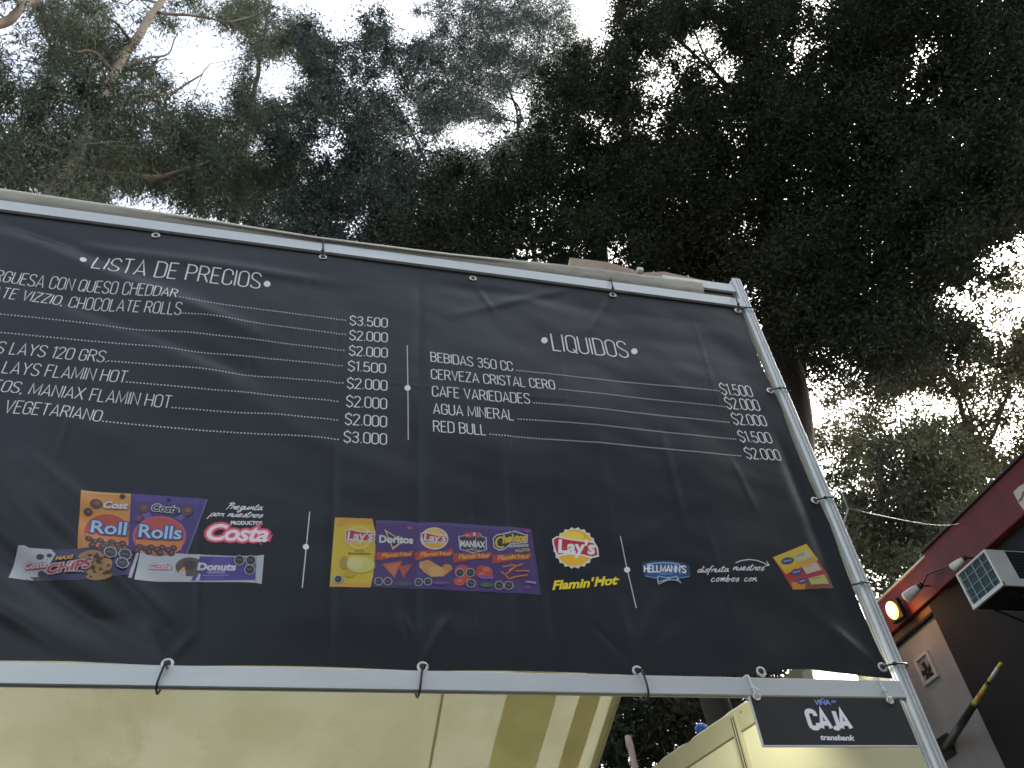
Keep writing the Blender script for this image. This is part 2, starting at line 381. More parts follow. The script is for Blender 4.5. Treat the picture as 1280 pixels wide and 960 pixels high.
def stroke_quads(ink, pts, wd, col, fmap=lambda p: p):
    pts = [fmap(p) for p in pts]
    q = [pts[0]]
    for p in pts[1:]:
        if math.hypot(p[0] - q[-1][0], p[1] - q[-1][1]) > wd * .05: q.append(p)
    pts = q; n = len(pts)
    if n < 2: return
    closed = math.hypot(pts[0][0] - pts[-1][0], pts[0][1] - pts[-1][1]) < wd * .3
    L = []; R = []
    def nrm(a, b):
        d = math.hypot(b[0] - a[0], b[1] - a[1]) or 1; return (-(b[1] - a[1]) / d, (b[0] - a[0]) / d)
    for i in range(n):
        if closed and i in (0, n - 1): n1, n2 = nrm(pts[n - 2], pts[n - 1]), nrm(pts[0], pts[1])
        else: n1 = nrm(pts[max(i - 1, 0)], pts[max(i, 1)]); n2 = nrm(pts[min(i, n - 2)], pts[min(i + 1, n - 1)])
        m = (n1[0] + n2[0], n1[1] + n2[1]); l = math.hypot(*m) or 1; m = (m[0] / l, m[1] / l)
        k = min(1 / max(.3, m[0] * n1[0] + m[1] * n1[1]), 2.2) * wd / 2
        L.append((pts[i][0] + m[0] * k, pts[i][1] + m[1] * k)); R.append((pts[i][0] - m[0] * k, pts[i][1] - m[1] * k))
    ink.k += 1
    for i in range(n - 1): ink.raw([R[i], R[i + 1], L[i + 1], L[i]], col)
def thin_text(ink, text, p0, p1, hpx, col=WHITE, wt=.066, skip=0, um=uv, stretch=True):
    """p0, p1: photo pixels of the baseline ends of text[skip:]; letters before that run on to the left."""
    (x0, z0), (x1, z1) = um(*p0), um(*p1)
    h = um(p0[0] - hpx * .1, p0[1] - hpx)[1] - z0
    st, tot, ends = stroke_layout(text)
    s0 = 0
    if skip:
        s0 = ends[skip - 1] + (.13 if text[skip - 1] != ' ' else 0)
    k = (x1 - x0) / (tot - s0)
    fm = lambda p: (x0 + (p[0] - s0) * k, z0 + (z1 - z0) * ((p[0] - s0) / (tot - s0)) + p[1] * h)
    k0 = ink.k
    for i, s in enumerate(st): ink.k = k0 + i % 3; stroke_quads(ink, s, wt * h, col, fm)
    ink.k = k0
def disc(ink, c, rx, ry, col, n=20, rot=0, um=uv):
    c_, s_ = math.cos(rot), math.sin(rot)
    ink.poly([um(c[0] + rx * math.cos(a) * c_ - ry * math.sin(a) * s_, c[1] + rx * math.cos(a) * s_ + ry * math.sin(a) * c_) for a in [i * math.tau / n for i in range(n)]], col)
def ringd(ink, c, rx, ry, col, wd, n=24, um=uv):
    pts = [um(c[0] + rx * math.cos(i * math.tau / n), c[1] + ry * math.sin(i * math.tau / n)) for i in range(n + 1)]
    stroke_quads(ink, pts, wd, col)
def poly(ink, pts, col, um=uv): ink.poly([um(*p) for p in pts], col)
def line(ink, pts, wd, col, um=uv): stroke_quads(ink, [um(*p) for p in pts], wd, col)
PXM = .00215                                     # roughly one photo pixel on the banner, in metres
def dots(ink, p0, p1):
    (x0, z0), (x1, z1) = uv(*p0), uv(*p1)
    n = max(2, int((x1 - x0) / .0105)); s = .0025
    for i in range(n + 1):
        t = i / n; x = x0 + (x1 - x0) * t; z = z0 + (z1 - z0) * t + .003
        ink.raw([(x - s, z - s), (x + s, z - s), (x + s, z + s), (x - s, z + s)], GREYW)
_tc = {}
def solid(text, offset=0.0, shear=0.0, spacing=1.0):
    key = (text, offset, shear, spacing)
    if key in _tc: return _tc[key]
    cu = bpy.data.curves.new('t', 'FONT'); cu.body = text; cu.offset = offset; cu.shear = shear; cu.space_character = spacing; cu.resolution_u = 3
    o = bpy.data.objects.new('t', cu); C.objects.link(o)
    dg = bpy.context.evaluated_depsgraph_get(); me = o.evaluated_get(dg).to_mesh()
    V = [(v.co.x, v.co.y) for v in me.vertices]; me.calc_loop_triangles(); T = [tuple(t.vertices) for t in me.loop_triangles]
    o.evaluated_get(dg).to_mesh_clear(); C.objects.unlink(o); bpy.data.objects.remove(o); bpy.data.curves.remove(cu)
    _tc[key] = (V, T); return V, T
def solid_text(ink, text, p0, p1, hpx, col, offset=0.0, shear=0.0, up=None, um=uv, ref=None, arch=0.0, spacing=1.0):
    """p0, p1 = ends of the baseline, hpx = cap height, up = direction of the letters' stems, all in photo pixels."""
    V, T = solid(text, offset, shear, spacing); R0 = solid(text, ref or 0.0, shear, spacing)[0]
    x0, x1 = min(v[0] for v in R0), max(v[0] for v in R0)
    ux, uy = up or (0, -1); l = math.hypot(ux, uy); ux, uy = ux / l * hpx, uy / l * hpx
    P = []
    for x, y in V:
        t = (x - x0) / (x1 - x0); y /= .72
        b = arch * (1 - (2 * t - 1) ** 2)
        P.append(um(p0[0] + (p1[0] - p0[0]) * t + ux * y, p0[1] + (p1[1] - p0[1]) * t + uy * y - b))
    ink.tris(P, T, col)
def zm(ox, oy, s): return lambda x, y: uv(ox + x / s, oy + y / s)

# left column
k = Ink(); thin_text(k, 'LISTA DE PRECIOS', (114.6, 335.2), (324, 358.8), 19.5, wt=.062)
disc(k, (104, 324), 4.2, 3.8, WHITE); disc(k, (334, 352.5), 4.2, 3.8, WHITE); k.build('heading', banner)
k = Ink()
thin_text(k, 'HAMBURGUESA CON QUESO CHEDDAR', (2, 348.6), (220, 374.6), 13.6, skip=6)
thin_text(k, 'CHOCOLATE VIZZIO, CHOCOLATE ROLLS', (0, 369), (225, 394), 13.6, skip=7)
thin_text(k, 'PAPAS LAYS 120 GRS.', (10.4, 438.6), (132.5, 450.6), 14.6, skip=6)
thin_text(k, 'PAPAS LAYS FLAMIN HOT', (1, 461.7), (156, 476), 15, skip=6)
thin_text(k, 'DORITOS, MANIAX FLAMIN HOT', (0, 487), (211.7, 506.7), 15.4, skip=5)
thin_text(k, 'VEGETARIANO', (3.5, 513), (124, 525), 15.6)
for a, b in [((225, 374.6), (432, 397.6)), ((228, 393.2), (432, 415.6)), ((-200, 369), (430, 435.8)), ((-200, 393), (427.5, 455.6)),
             ((135, 449.6), (428.7, 477.5)), ((158, 476), (422, 499.7)), ((215, 506.8), (422, 523)), ((128, 525), (422.8, 547.6))]: dots(k, a, b)
for t, a, b, h in [('$3.500', (438, 402.5), (484.4, 405.8), 11.4), ('$2.000', (437.5, 421.2), (484.4, 424), 11.6), ('$2.000', (437, 441), (484.4, 443.6), 12),
                   ('$1.500', (435.6, 461.2), (482, 463.6), 12.2), ('$2.000', (434.4, 483), (483.8, 485.8), 12.6), ('$2.000', (433.4, 505.4), (483.4, 508.8), 13),
                   ('$2.000', (431.9, 527.6), (483.4, 531), 13.4), ('$3.000', (430.3, 550.2), (483.4, 552.9), 13.6)]:
    thin_text(k, t, a, b, h, wt=.082)
k.build('price_list', banner, 'price list of snacks in thin white capitals')
# right column
k = Ink(); thin_text(k, 'LIQUIDOS', (693, 435), (787.8, 443.6), 20.5, wt=.062)
disc(k, (681.6, 422.5), 4, 3.8, WHITE); disc(k, (794.7, 435.3), 4, 3.8, WHITE); k.build('heading', banner)
k = Ink()
for t, a, b, h in [('BEBIDAS 350 CC', (539.4, 449.4), (641.6, 462.2), 11.6), ('CERVEZA CRISTAL CERO', (540, 471.2), (694.4, 485.7), 12),
                   ('CAFE VARIEDADES', (541.3, 493.2), (663, 502.9), 12.4), ('AGUA MINERAL', (542.5, 515), (643, 523.2), 12.8), ('RED BULL', (542.8, 537.1), (607.8, 542.5), 13.2)]:
    thin_text(k, t, a, b, h, wt=.08)
for a, b in [((647, 462), (900, 487)), ((700, 486), (907.5, 506.3)), ((668, 503), (913.4, 525.6)), ((649, 522.4), (921.6, 546.8)), ((613.4, 542), (927.5, 567.9))]: dots(k, a, b)
for t, a, b in [('$1.500', (904.4, 490.4), (943.4, 493.2)), ('$2.000', (911, 507.6), (952.5, 510.5)), ('$2.000', (919.7, 527), (961, 529.9)),
                ('$1.500', (927.8, 549), (967.8, 551.2)), ('$2.000', (936, 570.2), (979, 573))]:
    thin_text(k, t, a, b, 13, wt=.082)
k.build('price_list', banner, 'price list of drinks in thin white capitals')
for a, b, c in [((509.7, 428.4), (511, 547), (509.9, 482.8)), ((387.5, 637), (378, 733), (382.7, 681)), ((777, 667), (797, 757.5), (786, 708.8))]:
    k = Ink(); line(k, [a, ((a[0] + b[0]) / 2, (a[1] + b[1]) / 2), b], .0032, GREYW); disc(k, c, 3.8, 3.6, WHITE); k.build('divider_line', banner)

# ---- printed snack packets
def seals(k, um, pts, rr):
    for x, y in pts:
        disc(k, (x, y), rr, rr * .95, srgb(15, 15, 18), um=um, n=8); ringd(k, (x, y), rr, rr * .95, srgb(200, 200, 205), .0022, 8, um=um)
        line(k, [(x - rr * .5, y - rr * .1), (x + rr * .5, y)], .0016, srgb(150, 150, 155), um=um)
def balls(k, um, pts, rr, c1=srgb(62, 34, 24), c2=srgb(140, 95, 75)):
    k0 = k.k
    for i, (x, y) in enumerate(pts):
        k.k = k0 + (i % 4) * .8; disc(k, (x, y), rr, rr * .82, c1, um=um, n=14); k.k = k0 + 4; disc(k, (x + rr * .15, y - rr * .1), rr * .45, rr * .33, c2, um=um, n=10)
Z = zm(90, 600, 7.11)
# orange pouch, behind
k = Ink(); poly(k, [(80, 78), (522, 100), (497, 600), (45, 595), (62, 330)], srgb(240, 160, 60), Z)
poly(k, [(80, 78), (522, 100), (521, 118), (78, 98)], srgb(250, 190, 100), Z)
clip = lambda pts: [(min(x, 503 - (y - 400) * .05), y) for x, y in pts]
el = lambda cx, cy, rx, ry, a0=0, a1=360, n=28: arc(cx, cy, rx, ry, a0, a1, n)
poly(k, clip(el(310, 450, 205, 165)), srgb(214, 76, 50), Z); poly(k, clip([(110, 470), (500, 440), (496, 560), (400, 600), (160, 590)]), srgb(245, 140, 60), Z)
balls(k, Z, [(150, 520), (200, 545), (250, 530), (300, 560), (350, 535), (400, 560), (445, 545), (180, 580), (270, 585), (340, 590), (420, 592), (465, 580)], 34)
balls(k, Z, [(212, 198)], 56, srgb(95, 50, 35), srgb(150, 90, 70)); balls(k, Z, [(140, 272)], 40); balls(k, Z, [(445, 125)], 26, srgb(50, 25, 22), srgb(60, 30, 25))
for off, c in [(.075, srgb(30, 90, 170)), (.018, srgb(200, 228, 245))]: solid_text(k, 'Roll', (165, 455), (490, 470), 115, c, off, .12, (-.02, -1), Z)
for off, c in [(.09, srgb(175, 150, 130)), (.035, srgb(240, 235, 225))]: solid_text(k, 'Cost', (280, 232), (495, 240), 62, c, off, .3, None, Z)
k.build('packet_print', banner, 'orange pouch of chocolate balls')
# purple pouch, in front
k = Ink(); poly(k, [(525, 100), (560, 100), (1198, 155), (1110, 430), (1010, 645), (490, 612)], srgb(66, 38, 130), Z)
poly(k, [(525, 100), (1198, 155), (1185, 212), (555, 165)], srgb(84, 56, 150), Z); poly(k, [(1198, 155), (1206, 158), (1022, 645), (1010, 645)], srgb(135, 115, 185), Z)
for q in [[(600, 250), (660, 230), (720, 330), (660, 345)], [(1010, 260), (1060, 275), (960, 345), (915, 325)]]: poly(k, q, srgb(120, 90, 180), Z)
disc(k, (775, 480), 240, 178, srgb(222, 90, 130), um=Z, n=30); disc(k, (775, 480), 222, 165, srgb(214, 80, 62), um=Z, n=30)
poly(k, [(560, 510), (985, 520), (970, 600), (900, 640), (600, 620)], srgb(246, 140, 70), Z)
balls(k, Z, [(600, 575), (650, 590), (700, 580), (750, 600), (800, 585), (850, 605), (900, 590), (570, 600), (680, 618), (780, 628), (880, 632)], 34)
balls(k, Z, [(632, 235)], 50, srgb(105, 60, 50), srgb(150, 95, 80)); balls(k, Z, [(1022, 262)], 54, srgb(105, 60, 50), srgb(160, 105, 80)); balls(k, Z, [(590, 325)], 34, srgb(120, 70, 70))
for off, c in [(.075, srgb(24, 84, 165)), (.018, srgb(200, 230, 248))]: solid_text(k, 'Rolls', (590, 485), (970, 510), 118, c, off, .12, (-.02, -1), Z, arch=-6)
for off, c in [(.1, srgb(240, 240, 240)), (.035, srgb(25, 18, 40))]: solid_text(k, 'Costa', (712, 258), (945, 280), 62, c, off, .3, None, Z)
disc(k, (858, 155), 20, 12, srgb(25, 20, 50), um=Z)
k.build('packet_print', banner, 'purple pouch of chocolate balls')
# biscuit packet
Z = zm(0, 660, 7.11)
k = Ink(); poly(k, [(150, 110), (205, 112), (250, 135), (450, 145), (900, 180), (1180, 190), (1150, 420), (700, 430), (300, 400), (60, 395), (100, 300), (130, 250)], srgb(48, 40, 100), Z)
poly(k, [(150, 110), (205, 112), (250, 135), (440, 145), (485, 190), (440, 260), (400, 330), (330, 400), (60, 395), (100, 300), (130, 250)], srgb(214, 218, 222), Z)
poly(k, [(240, 372), (420, 365), (420, 402), (300, 405)], srgb(60, 55, 60), Z)
for x, y, q in [(345, 212, 36), (428, 203, 26), (350, 348, 34)]: disc(k, (x, y), q, q * .7, srgb(50, 34, 30), um=Z)
poly(k, [(470, 215), (650, 205), (690, 225), (640, 260), (455, 258)], srgb(40, 26, 34), Z)
for cx, cy, rx, ry in [(870, 320, 130, 92), (800, 232, 110, 36), (880, 410, 120, 34)]:
    disc(k, (cx, cy), rx, ry, srgb(205, 150, 80), um=Z, n=16)
rnd = random.Random(4)
for _ in range(34): disc(k, (rnd.uniform(750, 985), rnd.uniform(215, 425)), 15, 10, srgb(70, 38, 28), um=Z, n=7)
solid_text(k, 'MAXI', (485, 250), (645, 246), 32, srgb(245, 180, 40), .05, .3, None, Z)
for off, c in [(.1, srgb(240, 225, 225)), (.045, srgb(200, 40, 60))]: solid_text(k, 'CHIPS', (410, 360), (810, 332), 72, c, off, .25, None, Z)
for off, c in [(.08, srgb(215, 70, 95)), (.02, srgb(248, 230, 232))]: solid_text(k, 'Costa', (200, 305), (400, 305), 48, c, off, .3, None, Z)
seals(k, Z, [(982, 218), (1110, 225), (1088, 312)], 56)
line(k, [(560, 358), (720, 362), (745, 372)], .003, srgb(200, 190, 190), Z)
k.build('packet_print', banner, 'packet of chocolate chip biscuits')
Z = zm(160, 680, 7.11)
k = Ink(); poly(k, [(75, 40), (100, 42), (30, 300), (0, 300), (15, 240)], srgb(205, 205, 225), Z)
poly(k, [(105, 55), (160, 50), (640, 78), (940, 92), (1140, 90), (1210, 80), (1188, 342), (1140, 330), (1020, 322), (600, 318), (55, 312), (80, 250)], srgb(212, 219, 222), Z)
poly(k, [(640, 92), (1140, 105), (1135, 305), (560, 308), (640, 240), (700, 170)], srgb(84, 58, 160), Z); poly(k, [(760, 96), (930, 102), (850, 300), (680, 300)], srgb(104, 78, 180), Z)
poly(k, [(1140, 88), (1146, 88), (1136, 332), (1130, 330)], srgb(170, 178, 185), Z)
disc(k, (545, 185), 125, 84, srgb(95, 78, 66), um=Z, n=24); disc(k, (548, 168), 62, 40, srgb(62, 48, 42), um=Z); poly(k, [(445, 225), (500, 182), (512, 232), (512, 268)], srgb(240, 190, 90), Z); poly(k, [(440, 238), (512, 228), (512, 270)], srgb(214, 219, 222), Z)
solid_text(k, 'Donuts', (620, 212), (955, 218), 62, srgb(240, 240, 245), .05, .15, None, Z)
solid_text(k, 'CHOCOLATE', (706, 243), (858, 243), 16, srgb(225, 225, 240), .03, 0, None, Z)
line(k, [(665, 262), (900, 262)], .0016, srgb(190, 180, 220), Z)
for off, c in [(.09, srgb(222, 74, 98)), (.02, srgb(250, 230, 234))]: solid_text(k, 'Costa', (190, 205), (382, 208), 48, c, off, .3, None, Z)
seals(k, Z, [(990, 130), (1092, 132), (1082, 215)], 46)
k.build('packet_print', banner, 'long white and purple packet of ring biscuits')
# pink script logo and handwriting
CUR = {'P': [[(.25, -.1), (.5, 1.9)], [(.1, 1.55), (.45, 1.95), (.85, 1.75), (.75, 1.25), (.35, 1.0)]],
 'p': [[(.2, .9), (.0, -.8)], [(.12, .6), (.4, 1), (.62, .7), (.45, .1), (.12, .1)], [(.45, .1), (.75, .3)]], 'r': [[(.0, .1), (.2, .9), (.35, .75), (.5, .9), (.45, .2), (.7, .15)]],
 'e': [[(.0, .3), (.35, .55), (.45, .85), (.25, 1), (.08, .6), (.2, .05), (.6, .2)]], 'g': [[(.5, .9), (.2, 1), (.05, .5), (.2, .15), (.45, .5), (.55, .95), (.35, -.5), (.1, -.8), (-.05, -.5), (.6, .2)]],
 'u': [[(.0, .9), (.02, .2), (.25, .05), (.5, .9), (.48, .15), (.75, .2)]], 'n': [[(.0, .05), (.1, .9), (.15, .4), (.4, 1), (.5, .6), (.52, .1), (.75, .2)]],
 't': [[(.2, 1.7), (.1, .2), (.3, .05), (.5, .3)], [(-.05, 1.2), (.45, 1.3)]], 'a': [[(.5, .85), (.25, 1), (.04, .5), (.18, .05), (.42, .4), (.52, .95), (.5, .2), (.78, .2)]],
 'o': [[(.3, 1), (.05, .6), (.2, .05), (.45, .4), (.35, .95), (.7, .85)]], 's': [[(.0, .2), (.3, 1), (.35, .75), (.42, .3), (.2, .0), (.05, .15)]],
 'd': [[(.45, .8), (.15, .9), (.03, .3), (.2, .05), (.45, .5), (.6, 1.8)], [(.52, 1.0), (.5, .15), (.72, .2)]], 'i': [[(.05, .8), (.05, .15), (.3, .2)], [(.1, 1.2), (.13, 1.3)]],
 'f': [[(.55, 1.6), (.35, 1.8), (.2, 1.0), (.1, -.7)], [(-.05, .8), (.45, .85)]], 'm': [[(.0, .05), (.08, .9), (.12, .4), (.3, 1), (.35, .1), (.4, .5), (.6, 1), (.65, .15), (.9, .2)]],
 'b': [[(.15, 1.8), (.03, .2), (.25, .02), (.45, .5), (.3, .85), (.1, .5)], [(.4, .6), (.68, .7)]], 'c': [[(.48, .8), (.25, 1), (.05, .5), (.2, .05), (.6, .25)]]}
ADV = {'P': .8, 'm': .85, 'i': .3, 't': .5, 'r': .62, 's': .5, 'f': .5}
def hand(k, text, p0, p1, xh, slant=.35, wd=.0026, um=uv):
    x = 0; out = []
    for ch in text:
        if ch == ' ': x += .6; continue
        for st in CUR[ch]: out.append([(p[0] + x + slant * p[1], p[1]) for p in st])
        x += ADV.get(ch, .7)
    k0 = k.k
    for i, st in enumerate(out):
        k.k = k0 + i % 4
        pts = [tuple(v)[:2] for v in smooth_path([(a, b, 0) for a, b in st], 4)]
        line(k, [(p0[0] + (p1[0] - p0[0]) * a / x, p0[1] + (p1[1] - p0[1]) * a / x - b * xh) for a, b in pts], wd, WHITE, um)
k = Ink(); hand(k, 'Pregunta', (281, 634.3), (327, 635.5), 4.2); hand(k, 'por nuestros', (261, 643.2), (327, 645.2), 4.2); k.build('handwriting', banner)
Z = zm(240, 610, 10.667)
k = Ink(); solid_text(k, 'PRODUCTOS', (520, 465), (935, 470), 48, WHITE, .04, 0, None, Z)
for off, c in [(.125, srgb(205, 60, 85)), (.1, srgb(225, 95, 115)), (.028, srgb(250, 226, 232))]: solid_text(k, 'Costa', (205, 665), (1010, 690), 215, c, off, .32, None, Z, spacing=.93)
k.build('printed_logo', banner, 'white script logo with pink outline')
# crisp packets
Z = zm(410, 630, 8.73)
k = Ink(); poly(k, [(80, 122), (490, 135), (515, 250), (530, 290), (520, 500), (515, 720), (490, 790), (470, 890), (22, 882), (85, 720), (100, 500), (105, 280)], srgb(238, 205, 20), Z)
poly(k, [(80, 122), (490, 135), (503, 205), (350, 180), (230, 190), (95, 240)], srgb(244, 172, 40), Z)
poly(k, [(40, 840), (480, 845), (470, 890), (22, 882)], srgb(240, 178, 50), Z); poly(k, [(60, 755), (170, 760), (180, 840), (45, 840)], srgb(180, 200, 120), Z)
line(k, arc(345, 330, 155, 140, 160, 20), .003, srgb(190, 170, 30), Z)
disc(k, (345, 340), 150, 130, srgb(248, 222, 90), um=Z, n=30); disc(k, (345, 340), 120, 100, srgb(250, 205, 50), um=Z)
for q, c in [([(190, 262), (250, 250), (360, 275), (495, 278), (516, 300), (512, 380), (440, 385), (330, 375), (215, 398), (192, 375)], srgb(245, 240, 240)), ([(200, 270), (250, 260), (360, 285), (490, 288), (506, 305), (502, 370), (440, 375), (330, 365), (220, 388), (202, 368)], srgb(205, 30, 45))]: poly(k, q, c, Z)
solid_text(k, "Lay's", (215, 372), (492, 366), 100, WHITE, .03, .12, None, Z)
solid_text(k, 'Corte', (300, 495), (398, 495), 24, srgb(90, 80, 20), 0, 0, None, Z); solid_text(k, 'Americano', (222, 525), (470, 525), 24, srgb(80, 70, 20), .02, 0, None, Z)
disc(k, (180, 620), 48, 75, srgb(200, 160, 50), um=Z); disc(k, (360, 640), 155, 90, srgb(238, 225, 110), um=Z, n=26); disc(k, (300, 620), 90, 72, srgb(246, 236, 150), um=Z); disc(k, (240, 740), 60, 40, srgb(225, 185, 50), um=Z)
seals(k, Z, [(115, 800)], 44)
k.build('packet_print', banner, 'bright yellow packet of potato crisps')
PUR = srgb(70, 34, 118); FL1 = srgb(205, 62, 34); FL2 = srgb(245, 190, 60)
def flame(k, Z, x0, x1, y, h=80):
    d = x1 - x0
    poly(k, [(x0, y), (x0 + d * .3, y - 8), (x0 + d * .8, y - 2), (x1 - 10, y - 25), (x1, y + 8), (x0 + d * .9, y + h * .55), (x0 + d * .45, y + h * .7), (x0 + d * .12, y + h), (x0, y + h)], FL1, Z)
    solid_text(k, "Flamin'Hot", (x0 + d * .14, y + h * .62), (x0 + d * .93, y + h * .42), h * .55, FL2, .03, .25, None, Z)
k = Ink(); poly(k, [(528, 150), (700, 160), (965, 165), (955, 500), (950, 900), (490, 885), (515, 720), (522, 500)], PUR, Z); poly(k, [(528, 150), (965, 165), (965, 200), (530, 185)], srgb(88, 58, 140), Z)
poly(k, [(620, 250), (835, 385), (712, 475)], srgb(235, 195, 165), Z); poly(k, [(645, 280), (812, 383), (716, 445)], srgb(30, 20, 40), Z)
solid_text(k, 'Doritos', (568, 392), (932, 405), 78, WHITE, .045, 0, None, Z); disc(k, (900, 235), 34, 18, srgb(200, 70, 120), um=Z)
flame(k, Z, 535, 945, 505)
poly(k, [(590, 630), (820, 595), (730, 785)], srgb(205, 95, 60), Z); poly(k, [(640, 650), (790, 620), (725, 760)], srgb(222, 125, 75), Z); poly(k, [(775, 655), (930, 630), (825, 785)], srgb(198, 82, 62), Z)
seals(k, Z, [(558, 822), (658, 822)], 46); disc(k, (830, 850), 100, 26, srgb(70, 80, 100), um=Z)
k.build('packet_print', banner, 'purple packet of triangular corn chips')
Z = zm(380, 620, 4)
def oval_lays(k, Z, cx, cy, s):
    disc(k, (cx, cy), 70 * s, 56 * s, srgb(245, 235, 225), um=Z, n=30); disc(k, (cx, cy), 63 * s, 51 * s, srgb(245, 190, 30), um=Z, n=30); disc(k, (cx - 8 * s, cy - 18 * s), 48 * s, 30 * s, srgb(250, 210, 60), um=Z)
    poly(k, [(cx - 70 * s, cy - 28 * s), (cx - 40 * s, cy - 32 * s), (cx + 10 * s, cy - 20 * s), (cx + 60 * s, cy - 18 * s), (cx + 70 * s, cy + 2 * s), (cx + 62 * s, cy + 24 * s), (cx + 20 * s, cy + 20 * s), (cx - 58 * s, cy + 24 * s)], srgb(245, 235, 235), Z)
    poly(k, [(cx - 65 * s, cy - 23 * s), (cx - 40 * s, cy - 27 * s), (cx + 10 * s, cy - 15 * s), (cx + 58 * s, cy - 13 * s), (cx + 65 * s, cy + 2 * s), (cx + 58 * s, cy + 19 * s), (cx + 20 * s, cy + 15 * s), (cx - 54 * s, cy + 19 * s)], srgb(200, 30, 42), Z)
    solid_text(k, "Lay's", (cx - 52 * s, cy + 12 * s), (cx + 56 * s, cy + 14 * s), 36 * s, WHITE, .03, .12, None, Z)
k = Ink(); poly(k, [(562, 118), (755, 120), (752, 460), (548, 450), (552, 300)], PUR, Z); poly(k, [(562, 118), (755, 120), (755, 136), (562, 132)], srgb(88, 58, 140), Z)
oval_lays(k, Z, 656, 200, 1); flame(k, Z, 558, 752, 268, 38)
disc(k, (615, 335), 34, 24, srgb(225, 210, 130), um=Z); poly(k, [(580, 318), (625, 308), (690, 345), (750, 350), (700, 392), (640, 395), (600, 368)], srgb(228, 165, 80), Z); disc(k, (665, 365), 40, 26, srgb(236, 185, 100), um=Z); disc(k, (720, 345), 24, 16, srgb(220, 150, 70), um=Z)
seals(k, Z, [(577, 418), (623, 418)], 20); disc(k, (690, 425), 40, 10, srgb(110, 70, 150), um=Z)
k.build('packet_print', banner, 'purple packet of hot potato crisps')
Z = zm(540, 640, 8.533)
k = Ink(); poly(k, [(235, 90), (430, 100), (620, 115), (650, 430), (690, 830), (200, 815), (225, 450)], PUR, Z); poly(k, [(235, 90), (430, 100), (620, 115), (622, 150), (236, 125)], srgb(88, 58, 140), Z)
for s, c in [(1, srgb(225, 225, 230)), (.93, srgb(28, 26, 40))]:
    poly(k, [(447 + (x - 447) * s, 300 + (y - 300) * s) for x, y in [(290, 225), (340, 225), (370, 190), (520, 190), (545, 230), (592, 240), (598, 375), (450, 412), (305, 370)]], c, Z)
poly(k, [(350, 210), (375, 185), (515, 192), (535, 225), (510, 245), (370, 242)], srgb(205, 50, 80), Z); solid_text(k, 'Evercrisp', (368, 228), (512, 234), 22, srgb(250, 200, 210), .02, .2, None, Z)
solid_text(k, 'MANIAX', (315, 338), (575, 352), 66, WHITE, .045, 0, None, Z); line(k, [(420, 358), (480, 362)], .002, GREYW, Z); line(k, [(375, 372), (525, 384)], .0026, GREYW, Z)
flame(k, Z, 235, 650, 420, 90)
for x, y, q in [(570, 620, 92), (545, 590, 60), (330, 600, 80), (300, 720, 62), (370, 690, 50)]: disc(k, (x, y), q, q * .78, srgb(212, 72, 62), um=Z)
for x, y, q in [(590, 590, 40), (540, 640, 34), (310, 710, 24)]: disc(k, (x, y), q, q * .7, srgb(236, 120, 90), um=Z)
poly(k, [(520, 645), (670, 655), (668, 690), (520, 690)], srgb(150, 90, 165), Z); disc(k, (590, 755), 70, 24, srgb(60, 110, 60), um=Z)
seals(k, Z, [(305, 625), (418, 622), (424, 738)], 48)
k.build('packet_print', banner, 'purple packet of mixed hot snacks')
k = Ink(); poly(k, [(622, 115), (1075, 150), (1090, 450), (1130, 650), (1180, 855), (690, 832), (655, 430)], PUR, Z); poly(k, [(622, 115), (1075, 150), (1078, 185), (624, 150)], srgb(88, 58, 140), Z)
for q, c in [([(660, 250), (700, 210), (900, 175), (1010, 210), (1035, 205), (1030, 300), (850, 320), (790, 370), (730, 385), (670, 350)], srgb(230, 225, 220)), ([(670, 255), (705, 220), (900, 188), (1005, 220), (1022, 215), (1018, 290), (845, 310), (785, 358), (730, 372), (680, 342)], srgb(25, 18, 30))]: poly(k, q, c, Z)
solid_text(k, 'heetos', (770, 300), (1012, 282), 82, srgb(245, 205, 30), .06, .08, None, Z)
line(k, arc(745, 295, 50, 55, 50, 300, 12), .0062, srgb(245, 205, 30), Z)
solid_text(k, 'HORNEADOS', (835, 355), (1040, 340), 28, WHITE, .04, 0, None, Z); solid_text(k, 'PALITOS', (900, 408), (1052, 388), 32, srgb(235, 200, 60), .04, 0, None, Z)
flame(k, Z, 655, 1078, 430, 90)
for a, b in [((760, 560), (900, 550)), ((830, 600), (980, 530)), ((745, 610), (830, 690)), ((900, 610), (1050, 610)), ((840, 690), (1030, 650)), ((800, 640), (900, 570))]:
    line(k, [a, ((a[0] + b[0]) / 2 + 8, (a[1] + b[1]) / 2 - 10), b], .0062, srgb(206, 92, 42), Z); line(k, [(a[0], a[1] - 6), (b[0], b[1] - 8)], .0022, srgb(240, 150, 80), Z)
seals(k, Z, [(728, 758), (828, 760)], 48); poly(k, [(1010, 712), (1120, 720), (1122, 738), (1012, 730)], srgb(190, 180, 200), Z); line(k, [(1000, 775), (1060, 782)], .002, srgb(170, 160, 190), Z); disc(k, (1022, 182), 32, 14, srgb(190, 60, 110), um=Z)
k.build('packet_print', banner, 'purple packet of hot corn sticks')
